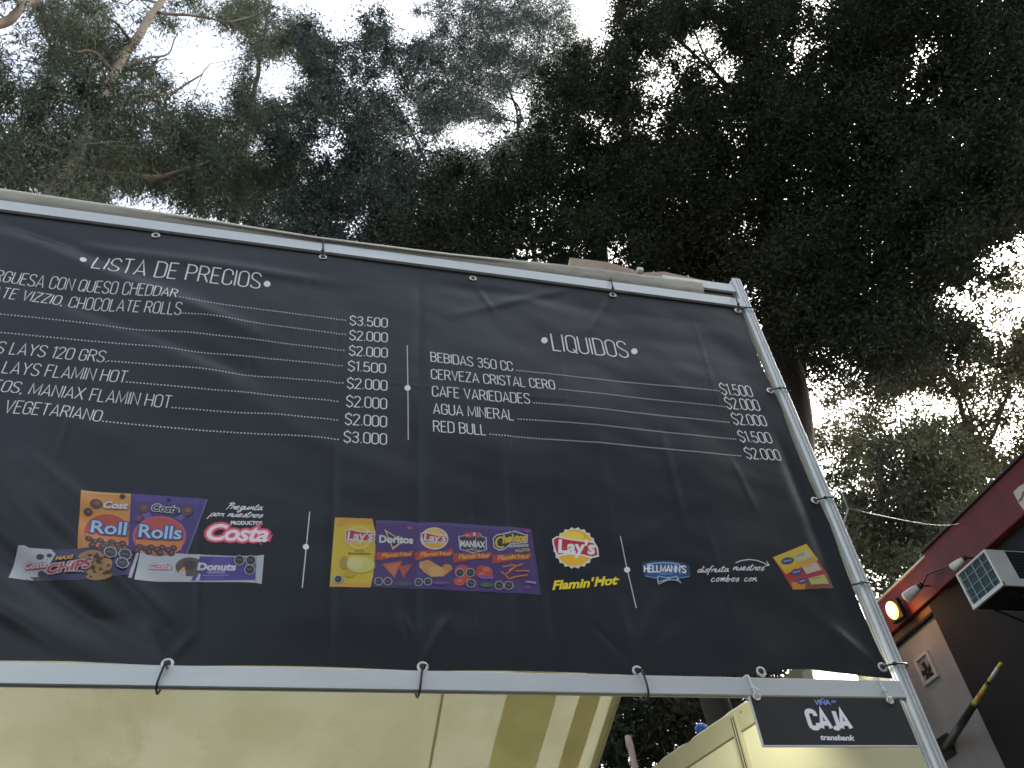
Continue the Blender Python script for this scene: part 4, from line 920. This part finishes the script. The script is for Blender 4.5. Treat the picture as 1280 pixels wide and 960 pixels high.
bm = bmesh.new(); box(bm, (AX + .03, ay0 + th, az0 + th), (AX + .06, ay1 - th, az1 - th)); gr = obj('coil', bm, M['ac_grille'], ac)
bm = bmesh.new()
for i in range(1, 4):
    y = ay0 + (ay1 - ay0) * i / 4; tube(bm, [(AX + .012, y, az0 + th), (AX + .012, y, az1 - th)], .005, 6)
for i in range(1, 4):
    z = az0 + (az1 - az0) * i / 4; tube(bm, [(AX + .012, ay0 + th, z), (AX + .012, ay1 - th, z)], .005, 6)
for i in range(1, 24):
    z = az0 + (az1 - az0) * i / 24; tube(bm, [(AX + .02, ay0 + th, z), (AX + .02, ay1 - th, z)], .0018, 4)
obj('guard_wires', bm, M['ac_wire'], gr)
L_ = [ony(1160 + x / 4.8, 560 + y / 4.8, ay0) for x, y in [(462, 620), (530, 618), (582, 785), (548, 787)]]
lx0 = (L_[0].x + L_[3].x) / 2; lz0, lz1 = L_[2].z, L_[0].z
bm = bmesh.new(); box(bm, (lx0, ay0 - .004, lz0), (WX - .1, ay0 + .004, lz1), .002); lv = obj('side_louver', bm, M['darkwall'], ac)
bm = bmesh.new()
for i in range(1, 9): z = lz0 + (lz1 - lz0) * i / 9; box(bm, (lx0 + .02, ay0 - .007, z - .004), (WX - .12, ay0 - .0042, z + .004))
obj('slat', bm, mat('louver_slat', (.05, .045, .042), .5), lv)
bm = bmesh.new()
for y in (ay0 + .08, ay1 - .08): tube(bm, [(AX + .12, y, az0 - .006), (WX, y, az0 - .35)], .012, 6)
obj('support_arm', bm, M['darkwall'], ac)

# lamps on the fascia
Lc = bx_(1117, 763, WX - .2)
fl = thing('flood_light', 'glowing orange floodlight on the red fascia beside the stall post', 'floodlight', tuple(Lc))
Rz = Matrix.Rotation(math.radians(12), 3, 'Z')
def lb(lo, hi, bev): 
    bm = bmesh.new(); box(bm, Lc + Vector(lo), Lc + Vector(hi), bev, Rz, Lc); return bm
obj('housing', lb((.0, -.10, -.13), (.08, .10, .13), .012), M['darkwall'], fl)
bm = bmesh.new(); bmesh.ops.create_uvsphere(bm, u_segments=20, v_segments=14, radius=1, matrix=Matrix.Translation(Lc + Vector((-.02, 0, 0))) @ Matrix.Diagonal((.06, .078, .115, 1))); obj('lens', bm, glow('lamp_orange', (1, .33, .06), 2.2), fl, smooth=True)
bm = bmesh.new(); tube(bm, [Lc + Vector((.07, 0, 0)), Lc + Vector((.17, .0, .02))], .016, 8); obj('bracket', bm, M['darkwall'], fl)
pl = bpy.data.lights.new('flood_light_glow', 'POINT'); pl.energy = 2.8; pl.color = (1, .42, .10); pl.shadow_soft_size = .09
po = bpy.data.objects.new('flood_light_glow', pl); C.objects.link(po); po.location = Lc + Vector((-.16, -.04, -.02)); po.parent = fl; po.matrix_parent_inverse = Matrix.Translation(-fl.location)
def spot(px, py, label, s):
    c = bx_(px, py, WX - .24 if s > .9 else WX - .28); t = thing('spot_light', label, 'spotlight', tuple(c), 'small white spotlights on the red fascia')
    d = Vector((-.25, .9, -.12)).normalized(); bm = bmesh.new()
    tube(bm, [c - d * .13 * s, c - d * .12 * s, c - d * .04 * s, c + d * .08 * s, c + d * .10 * s], [.012 * s, .035 * s, .055 * s, .068 * s, .066 * s], 12); obj('lamp_head', bm, M['white_plastic'], t, smooth=True)
    bm = bmesh.new(); tube(bm, [c - d * .17 * s, c - d * .122 * s], [.03 * s, .04 * s], 10); obj('socket', bm, M['black_plastic'], t)
    bm = bmesh.new(); tube(bm, [c - d * .15 * s, Vector((WX - .1 if s < .9 else WX - .05, c.y - .12 * s, c.z + .03))], .009, 6); obj('bracket', bm, M['black_plastic'], t)
    return c - d * .17 * s
s1 = spot(1140, 741, 'unlit white spotlight next to the glowing orange lamp', 1.0); s2 = spot(1197, 705, 'unlit white spotlight above the corner of the air conditioner', .75)
bm = bmesh.new(); m1, m2 = bx_(1160, 718, WX - .16), bx_(1180, 710, WX - .16)
tube(bm, smooth_path([Lc + Vector((.1, -.05, .12)), bx_(1132, 748, WX - .1), s1, m1, m2, s2], 6), .010, 6); tag(obj('lamp_cable', bm, M['black_plastic'], smooth=True), 'black cable strung between the lamps on the red fascia', 'cable')
# pole with the striped tip standing out of the white wall
p1 = bx_(1183, 934, WX + .05); p2 = onx(1251, 829, 6.6); dv = p2 - p1
pt = thing('striped_pole', 'dark pole with a yellow striped tip sticking out in front of the white wall', 'pole', tuple(p1))
q = .56
bm = bmesh.new(); tube(bm, [p1, p1 + dv * q], [.05, .036], 10); obj('shaft', bm, M['pole'], pt, smooth=True)
cols = ['yellow', 'yellow', 'orange', 'yellow', 'yellow', 'pole', 'yellow', 'white_plastic', 'white_plastic', 'yellow']
for i, c in enumerate(cols):
    a, e = q + (1 - q) * i / len(cols), q + (1 - q) * (i + 1) / len(cols)
    bm = bmesh.new(); tube(bm, [p1 + dv * (a + .001), p1 + dv * e], [.027 - .0012 * i, .026 - .0012 * i], 8); obj('tape_band', bm, M[c], pt, smooth=True)
bm = bmesh.new(); box(bm, p1 + Vector((-.03, -.12, -.12)), p1 + Vector((-.001, .12, .12)), .006); obj('wall_plate', bm, M['pole'], pt)
# wire
a, e = hk[1], bx_(1202, 654, WX - .1); bm = bmesh.new()
pts = [a.lerp(e, t) - Vector((0, 0, .05 * math.sin(math.pi * t))) for t in [i / 16 for i in range(17)]]
tube(bm, pts, .003, 5); tag(obj('overhead_wire', bm, M['dull'], smooth=True), 'thin pale wire stretched from the stall post to the red fascia', 'wire')
# ------------------------------------------------------------------ trees
def leaf_cloud(rng, centres, radii, counts, L, Wd, droop, flat=.7):
    """many small four-cornered leaves scattered through clumps; returns vertex array (n*4,3)"""
    cid = np.repeat(np.arange(len(centres)), counts); n = len(cid)
    g = rng.normal(size=(n, 3)); g /= np.linalg.norm(g, axis=1)[:, None]
    rad = np.minimum(np.abs(rng.normal(size=n)) * .52 + .12 * rng.random(n), 1.7)
    pos = centres[cid] + g * (rad * radii[cid])[:, None] * np.array([1, 1, flat])
    d = g * .7 + rng.normal(size=(n, 3)) * .8; d[:, 2] -= droop; d /= np.linalg.norm(d, axis=1)[:, None]
    s = rng.normal(size=(n, 3)); s -= d * (s * d).sum(1)[:, None]; s /= np.linalg.norm(s, axis=1)[:, None]
    nn = np.cross(d, s)
    l = L * (.6 + .8 * rng.random(n))[:, None]; w_ = Wd * (.7 + .6 * rng.random(n))[:, None]
    bend = nn * l * (.08 + .14 * rng.random(n))[:, None]
    v = np.stack([pos, pos + d * l * .45 + s * w_ * .5 + bend, pos + d * l, pos + d * l * .45 - s * w_ * .5 + bend], 1)
    return v.reshape(-1, 3)
def quad_mesh(name, v, m):
    me = bpy.data.meshes.new(name); n = len(v) // 4
    me.vertices.add(n * 4); me.vertices.foreach_set('co', v.astype(np.float32).ravel())
    me.loops.add(n * 4); me.loops.foreach_set('vertex_index', np.arange(n * 4, dtype=np.int32))
    me.polygons.add(n); me.polygons.foreach_set('loop_start', np.arange(0, n * 4, 4, dtype=np.int32)); me.polygons.foreach_set('loop_total', np.full(n, 4, dtype=np.int32))
    me.update(calc_edges=True); me.materials.append(m); return me
GAPS = [(262, 82, 34, 50), (352, 100, 32, 24), (432, 18, 28, 28), (515, 36, 24, 16), (185, 253, 34, 7), (592, 170, 42, 18), (650, 135, 12, 24), (742, 22, 20, 24), (820, 100, 6, 30),
        (862, 66, 22, 12), (900, 84, 12, 8), (1048, 470, 26, 30), (1068, 520, 40, 32), (1235, 382, 50, 22), (1215, 470, 32, 52), (1262, 330, 22, 16), (1240, 530, 30, 40), (1050, 590, 26, 18), (30, 60, 10, 40), (8, 30, 18, 18), (440, 285, 12, 10), (1145, 505, 20, 12)]
def in_gap(p, grow):
    x, y = project(p)
    for a, b_, c_, d_ in GAPS:
        if ((x - a) / (c_ + grow)) ** 2 + ((y - b_) / (d_ + grow)) ** 2 < 1: return True
    return False
def tree(name, label, dist, blobs, seed, leaf, bark, trunk_px, L=.11, Wd=.03, droop=.5, crad=.55, per=170, depth=2.2, trunk_r=.22, n_limb=9, limbs=(), top=None, cd=0.0, dens=1.0, stray=.05, zlow=.35, group='trees behind the stall', gapk=1.0, specks=0, flat=.75):
    """blobs: (px, py, half width, half height, clumps) seen from the stall; trunk_px: points the trunk passes; dist: metres away over the ground"""
    rng = np.random.default_rng(seed); rn = random.Random(seed)
    base2 = hor(*trunk_px[0], dist); tp = [hor(x, y, dist) for x, y in trunk_px]
    gx, gy = base2.x, base2.y
    zb = hill(gx, gy) - .3
    bpt = Vector((gx, gy, zb))
    t = thing(name, label, 'tree', tuple(bpt), group)
    cen = []; rad = []
    for (px, py, rx, ry, n, *dd_) in blobs:
        bd = dd_[0] if dd_ else dist + cd; n = int(n * dens)
        got = 0; tries = 0
        while got < n and tries < n * 8:
            tries += 1
            a = rn.uniform(0, math.tau); q = math.sqrt(rn.random())
            x, y = px + rx * q * math.cos(a), py + ry * q * math.sin(a)
            p = hor(x, y, bd + rn.gauss(0, depth * .5)); cr = crad * rn.uniform(.55, 1.25)
            if rn.random() > stray and in_gap(p, gapk * cr / p.length * F * .72): continue
            cen.append(p); rad.append(cr); got += 1
    cen_a = np.array([tuple(c) for c in cen]); rad_a = np.array(rad)
    cnt = np.maximum(6, (per * (rad_a / crad) ** 2 * rng.uniform(.6, 1.35, len(rad_a)))).astype(int)
    link('crown', quad_mesh('crown', leaf_cloud(rng, cen_a, rad_a, cnt, L, Wd, droop, flat), M[leaf]), None, t)
    # trunk up through the given points and on to the top of the crown
    topz = max(c.z for c in cen) - .3
    path = [bpt, bpt.lerp(tp[0], .5)] + tp
    d1 = (path[-1] - path[-2]).normalized()
    if top is None and path[-1].z < topz - 1:
        path.append(path[-1] + d1 * ((topz - path[-1].z) / max(.4, d1.z)) * .9)
    sp = smooth_path(path, 8)
    for i in range(2, len(sp) - 1): sp[i] = sp[i] + Vector((noise.noise(sp[i] * .7 + Vector((seed, 0, 0))), noise.noise(sp[i] * .7 + Vector((0, seed, 5))), 0)) * .10
    r_ = [trunk_r * (1.15 - .95 * (i / (len(sp) - 1)) ** .9) for i in range(len(sp))]
    bm = bmesh.new(); tube(bm, sp, r_, 12); obj('trunk', bm, M[bark], t, smooth=True)
    # limbs, then a thin branch to every clump
    nodes = [(p, rr) for p, rr in zip(sp, r_)]
    def limb(pts, ra, name='limb'):
        bm = bmesh.new(); s = smooth_path(pts, 6)
        for i in range(1, len(s) - 1): s[i] = s[i] + Vector((noise.noise(s[i] * 1.3), noise.noise(s[i] * 1.3 + Vector((9, 0, 0))), noise.noise(s[i] * 1.3 + Vector((0, 7, 0))))) * .12
        rr = [ra * (1 - .8 * i / (len(s) - 1)) for i in range(len(s))]
        tube(bm, s, rr, 8); obj(name, bm, M[bark], t, smooth=True)
        nodes.extend(zip(s, rr))
    for lpx, ra, dd in limbs: limb([hor(x, y, dist + dd) for x, y in lpx], ra)
    order = sorted(range(len(cen)), key=lambda i: rn.random())
    main = []; zs_ = sorted(q.z for q in cen); zl = zs_[int(len(zs_) * zlow * .3)] - 1.0
    for i in order:
        if all((cen[i] - cen[j]).length > 1.9 for j in main) and not in_gap(cen[i], 45): main.append(i)
        if len(main) >= n_limb: break
    for i in main:
        c = cen[i]
        cand = [(p, rr) for p, rr in zip(sp, r_) if p.z < c.z - .4 and p.z > zl]
        if not cand or c.z < zl + .5: continue
        p, rr = min(cand, key=lambda q: (q[0] - c).length + .8 * abs((c.z - q[0].z) - .9 * math.hypot(c.x - q[0].x, c.y - q[0].y)))
        mid = p.lerp(c, .5) + Vector((rn.uniform(-.3, .3), rn.uniform(-.3, .3), -.15 * (c - p).length + rn.uniform(-.1, .3)))
        limb([p, mid, c], min(rr * .6, .035 + .012 * (c - p).length))
    bm = bmesh.new(); nd = [n_ for n_ in nodes if n_[0].z > zl] or nodes[-3:]
    NP = np.zeros((len(nd) + 6 * len(cen) + 8, 3)); NR = np.zeros(len(NP)); nn_ = len(nd)
    NP[:nn_] = [tuple(n_[0]) for n_ in nd]; NR[:nn_] = [n_[1] for n_ in nd]
    d0 = np.array([np.linalg.norm(NP[:nn_] - c_, axis=1).min() for c_ in cen_a])
    for i in d0.argsort():                            # nearest clumps first; later ones branch off the earlier
        c = cen[i]; dd = np.linalg.norm(NP[:nn_] - cen_a[i], axis=1) + (NP[:nn_, 2] > c.z + .3) * .6
        j = int(dd.argmin()); p = Vector(NP[j]); ln = (c - p).length
        if ln < .12 or ln > 2.6: continue
        mid = p.lerp(c, .55) + Vector((rn.uniform(-.16, .16), rn.uniform(-.16, .16), rn.uniform(-.2, .08))) * min(1, ln)
        s = smooth_path([p, mid, c], 3); rr = min(.026, NR[j] * .75)
        rs = [max(.003, rr * (1 - .55 * q / (len(s) - 1))) for q in range(len(s))]
        tube(bm, s, rs, 4, False)
        for q in (2, 4, len(s) - 1): NP[nn_] = tuple(s[q]); NR[nn_] = rs[q]; nn_ += 1
        for _ in range(2):
            e = c + Vector((rn.gauss(0, 1), rn.gauss(0, 1), rn.gauss(0, .7))) * rad[i] * .6; tube(bm, [s[-2], c.lerp(e, .5), e], [.006, .005, .002], 3, False)
    obj('branches', bm, M[bark], t)
    return t

tree('eucalyptus_tree', 'pale eucalyptus with a slanting tan trunk rising at the left edge', 10.5,
     [(40, 60, 110, 70, 46), (20, 150, 110, 80, 56), (120, 130, 90, 70, 46), (110, 30, 80, 50, 24), (200, 200, 80, 60, 46), (60, 215, 110, 50, 50), (250, 15, 70, 24, 9), (300, 40, 50, 30, 7), (180, 90, 40, 40, 7), (-120, 120, 90, 140, 40), (140, 220, 60, 40, 22)],
     3, 'leaf_euc', 'bark_euc', [(62, 243), (98, 185), (142, 92), (203, 0), (226, -40)], L=.15, Wd=.026, droop=1.0, crad=.55, per=210, trunk_r=.17, n_limb=8, cd=1.0, dens=1.35,
     limbs=[([(-30, 35), (0, 28), (25, 14), (48, -4), (70, -30)], .12, -.4), ([(110, 190), (160, 126), (195, 118), (228, 108), (248, 98), (262, 80)], .05, .2), ([(188, 122), (192, 85), (215, 74)], .035, .2), ([(140, 90), (120, 66), (95, 60), (60, 30)], .05, 0), ([(150, 80), (178, 78), (210, 66), (222, 40)], .045, .3), ([(198, 16), (245, 22), (290, 28), (330, 12)], .04, 0)])
tree('eucalyptus_tree', 'grey green eucalyptus with drooping foliage right of the slanting tan trunk', 13,
     [(310, 60, 44, 60, 26), (330, 30, 50, 40, 14), (290, 190, 80, 50, 50), (260, 230, 110, 40, 56), (350, 250, 70, 50, 50), (340, 170, 50, 40, 30), (245, 165, 50, 30, 22), (330, 130, 40, 20, 14), (370, 60, 36, 30, 22), (310, 110, 24, 40, 14), (385, 110, 30, 40, 20), (300, 20, 50, 30, 14), (280, 340, 120, 60, 44)],
     5, 'leaf_euc', 'bark_grey', [(296, 262), (306, 180), (322, 95), (330, 50)], L=.15, Wd=.027, droop=1.0, crad=.6, per=220, trunk_r=.13, n_limb=7, dens=1.25, gapk=.45)
tree('dense_tree', 'dark blue green tree filling the gap left of the top centre', 11.5,
     [(440, 90, 60, 60, 60), (420, 180, 90, 70, 90), (500, 190, 80, 80, 90), (470, 270, 110, 60, 100), (395, 45, 36, 30, 16), (470, 25, 24, 34, 12), (520, 80, 40, 40, 18), (400, 70, 40, 40, 18), (540, 250, 80, 70, 76), (400, 280, 80, 40, 50), (540, 110, 40, 50, 16), (480, 390, 140, 80, 70)],
     8, 'leaf_blue', 'bark_dark', [(470, 300), (468, 220), (465, 150)], L=.085, Wd=.038, droop=.3, crad=.52, per=270, trunk_r=.15, n_limb=9, top=1, gapk=.45, stray=.1,
     limbs=[([(540, 210), (522, 185), (512, 160), (490, 120)], .05, -.6)])
tree('open_tree', 'thin leaved open tree at the top centre with bright sky showing through', 14,
     [(580, 30, 70, 50, 52), (570, 90, 70, 50, 48), (650, 60, 80, 70, 60), (620, 110, 70, 50, 40), (680, 110, 50, 60, 38), (700, 30, 50, 50, 30), (600, 10, 60, 30, 20), (640, 15, 60, 30, 22), (590, 150, 60, 30, 26), (620, 190, 60, 24, 20), (560, 150, 60, 30, 16), (640, 170, 60, 30, 14), (655, 200, 50, 30, 20), (600, 215, 60, 20, 12)],
     13, 'leaf_blue', 'bark_dark', [(668, 330), (655, 200), (640, 120), (625, 85)], L=.10, Wd=.028, droop=.7, crad=.6, per=190, trunk_r=.10, n_limb=9, gapk=.3, dens=2.0, top=1,
     limbs=[([(640, 250), (648, 150), (632, 118), (560, 40), (545, 8)], .045, -.3), ([(655, 200), (690, 130), (705, 60)], .04, .3)])
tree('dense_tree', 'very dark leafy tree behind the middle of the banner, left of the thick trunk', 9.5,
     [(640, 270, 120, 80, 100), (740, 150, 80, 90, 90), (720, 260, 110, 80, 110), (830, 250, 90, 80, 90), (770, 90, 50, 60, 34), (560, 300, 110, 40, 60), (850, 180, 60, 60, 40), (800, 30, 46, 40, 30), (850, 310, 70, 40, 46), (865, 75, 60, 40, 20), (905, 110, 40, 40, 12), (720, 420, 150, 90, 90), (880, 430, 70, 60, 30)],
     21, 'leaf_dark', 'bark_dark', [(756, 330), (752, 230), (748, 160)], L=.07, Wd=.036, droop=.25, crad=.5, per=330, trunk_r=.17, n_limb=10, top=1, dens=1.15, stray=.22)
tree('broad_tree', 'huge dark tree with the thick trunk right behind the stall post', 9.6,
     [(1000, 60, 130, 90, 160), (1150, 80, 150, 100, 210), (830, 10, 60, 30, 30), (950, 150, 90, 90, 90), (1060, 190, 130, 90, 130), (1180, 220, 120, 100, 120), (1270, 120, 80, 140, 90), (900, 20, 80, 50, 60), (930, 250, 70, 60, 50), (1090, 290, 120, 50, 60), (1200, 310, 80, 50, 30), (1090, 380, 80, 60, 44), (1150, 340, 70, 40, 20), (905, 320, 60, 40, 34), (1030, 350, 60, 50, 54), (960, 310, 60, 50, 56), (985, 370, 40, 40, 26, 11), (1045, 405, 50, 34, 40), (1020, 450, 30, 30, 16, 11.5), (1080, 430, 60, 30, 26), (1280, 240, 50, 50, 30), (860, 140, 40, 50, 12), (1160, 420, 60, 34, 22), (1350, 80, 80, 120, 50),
      (1000, -150, 260, 100, 170), (1280, -90, 160, 140, 120), (740, -130, 140, 90, 60)],  # crown clumps above the view, added as a canopy for shade
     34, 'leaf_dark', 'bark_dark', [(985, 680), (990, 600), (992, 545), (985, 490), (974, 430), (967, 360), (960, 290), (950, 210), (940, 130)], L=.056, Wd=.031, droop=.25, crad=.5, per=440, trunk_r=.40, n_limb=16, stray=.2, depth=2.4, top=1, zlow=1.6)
tree('slender_tree', 'smaller backlit tree between the stall post and the red fascia', 15,
     [(1090, 560, 60, 40, 26), (1140, 600, 70, 50, 46), (1110, 650, 70, 50, 60), (1180, 640, 50, 50, 40), (1090, 700, 70, 50, 50), (1150, 690, 50, 40, 30), (1120, 530, 60, 30, 14), (1040, 640, 40, 60, 30), (1190, 590, 40, 40, 24)],
     55, 'leaf_far', 'bark_grey', [(1160, 760), (1138, 680), (1120, 610), (1104, 540)], L=.09, Wd=.045, droop=.4, crad=.5, per=130, trunk_r=.10, n_limb=7, dens=1.05, stray=.25, gapk=.7, limbs=[([(1138, 680), (1150, 620), (1160, 570), (1150, 520)], .04, .3)])
tree('sparse_tree', 'sparse olive tree in front of the brightest patch of sky at the right', 20,
     [(1190, 440, 60, 50, 22), (1290, 330, 60, 60, 8), (1080, 490, 60, 50, 26), (1140, 420, 70, 40, 26), (1235, 420, 50, 60, 10), (1060, 600, 50, 60, 24), (1240, 480, 60, 60, 20), (1110, 450, 60, 50, 30), (1060, 540, 50, 60, 20), (1150, 480, 60, 40, 28), (1260, 560, 60, 50, 34), (1200, 560, 60, 40, 34), (1280, 420, 40, 60, 20), (1250, 350, 60, 24, 12), (1300, 500, 60, 100, 34)],
     57, 'leaf_red', 'bark_grey', [(1240, 640), (1215, 560), (1190, 480), (1160, 410)], L=.11, Wd=.045, droop=.5, crad=.75, per=200, trunk_r=.11, n_limb=8, gapk=.75, dens=1.3, stray=.3, limbs=[([(1225, 590), (1262, 480), (1285, 400)], .06, .5)])
# low dark growth on the hillside behind the stall
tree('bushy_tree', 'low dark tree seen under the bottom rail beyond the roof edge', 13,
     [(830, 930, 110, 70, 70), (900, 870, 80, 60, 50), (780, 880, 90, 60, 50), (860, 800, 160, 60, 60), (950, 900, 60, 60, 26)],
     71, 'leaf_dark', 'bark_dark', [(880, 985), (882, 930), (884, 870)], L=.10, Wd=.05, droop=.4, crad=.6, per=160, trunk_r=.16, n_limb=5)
def back_tree(name, label, x, y, z0, z1, rad, n, seed):      # added out of view to shade the stall and darken the sheen of the banner
    rng = np.random.default_rng(seed); t = thing(name, label, 'tree', (x, y, 0), 'trees across the path from the stall')
    g = rng.normal(size=(n, 3)); g /= np.linalg.norm(g, axis=1)[:, None]
    ce = np.array([x, y, (z0 + z1) / 2]) + g * (rng.random(n) ** .4)[:, None] * np.array([rad, rad, (z1 - z0) / 2])
    link('crown', quad_mesh('crown', leaf_cloud(rng, ce, rng.uniform(.5, 1.0, n), np.full(n, 70), .20, .11, .3, .8), M['leaf_dark']), None, t)
    bm = bmesh.new(); tube(bm, smooth_path([(x, y, 0), (x + .1, y, z0), (x - .1, y + .2, z1 - 1)], 5), [.3] * 6 + [.2, .15, .1, .07, .05], 10); obj('trunk', bm, M['bark_dark'], t, smooth=True)
back_tree('added_shade_tree', 'round dark tree standing across the path, right of the viewer', 8.5, -7.5, 3.5, 15, 5.5, 420, 91)
back_tree('added_shade_tree', 'tall dark tree standing across the path, farther behind the viewer', 1.8, -15, 4, 14.5, 4.8, 320, 92)
st = thing('sapling', 'thin pale bare sapling stem under the bottom rail near the roof edge', 'sapling', tuple(hor(797, 975, 8)))
bm = bmesh.new(); a = hor(797, 975, 8); e = hor(788, 940, 8); a0 = a - (e - a).normalized() * 1.0; a0.z = hill(a.x, a.y) - .1
tube(bm, smooth_path([a0, a, e], 4), [.03] * 8 + [.014], 7); obj('stem', bm, M['bark_euc'], st, smooth=True)
bm = bmesh.new(); tube(bm, [e, e + Vector((.05, .02, .16))], [.012, .004], 6); obj('twig', bm, M['bark_grey'], st)
bb = bmesh.new(); c = hor(878, 911, 8.5)
bmesh.ops.create_icosphere(bb, subdivisions=3, radius=.06, matrix=Matrix.Translation(c))
for v in bb.verts:
    q = v.co - c; v.co = c + Vector((q.x * 1.15, q.y, q.z * .85)) * (1 + .35 * noise.noise(q * 22)) 
tag(obj('blue_bag', bb, mat('blue_plastic', (.02, .10, .32), .35, 0, (.04, .16, .42), 20), smooth=True), 'tiny crumpled blue plastic bag caught in the dark gap under the rail', 'plastic bag')
# ground growth on the slope
rng = np.random.default_rng(9); n = 900
xs = rng.uniform(-14, 16, n); ys = rng.uniform(9.5, 30, n)
ce = np.array([(x, y, hill(x, y) + .12) for x, y in zip(xs, ys)]); ra = rng.uniform(.25, .7, n)
o = link('undergrowth', quad_mesh('undergrowth', leaf_cloud(rng, ce, ra, np.full(n, 60), .14, .05, .2, .6), M['leaf_dark'])); o['kind'] = 'stuff'
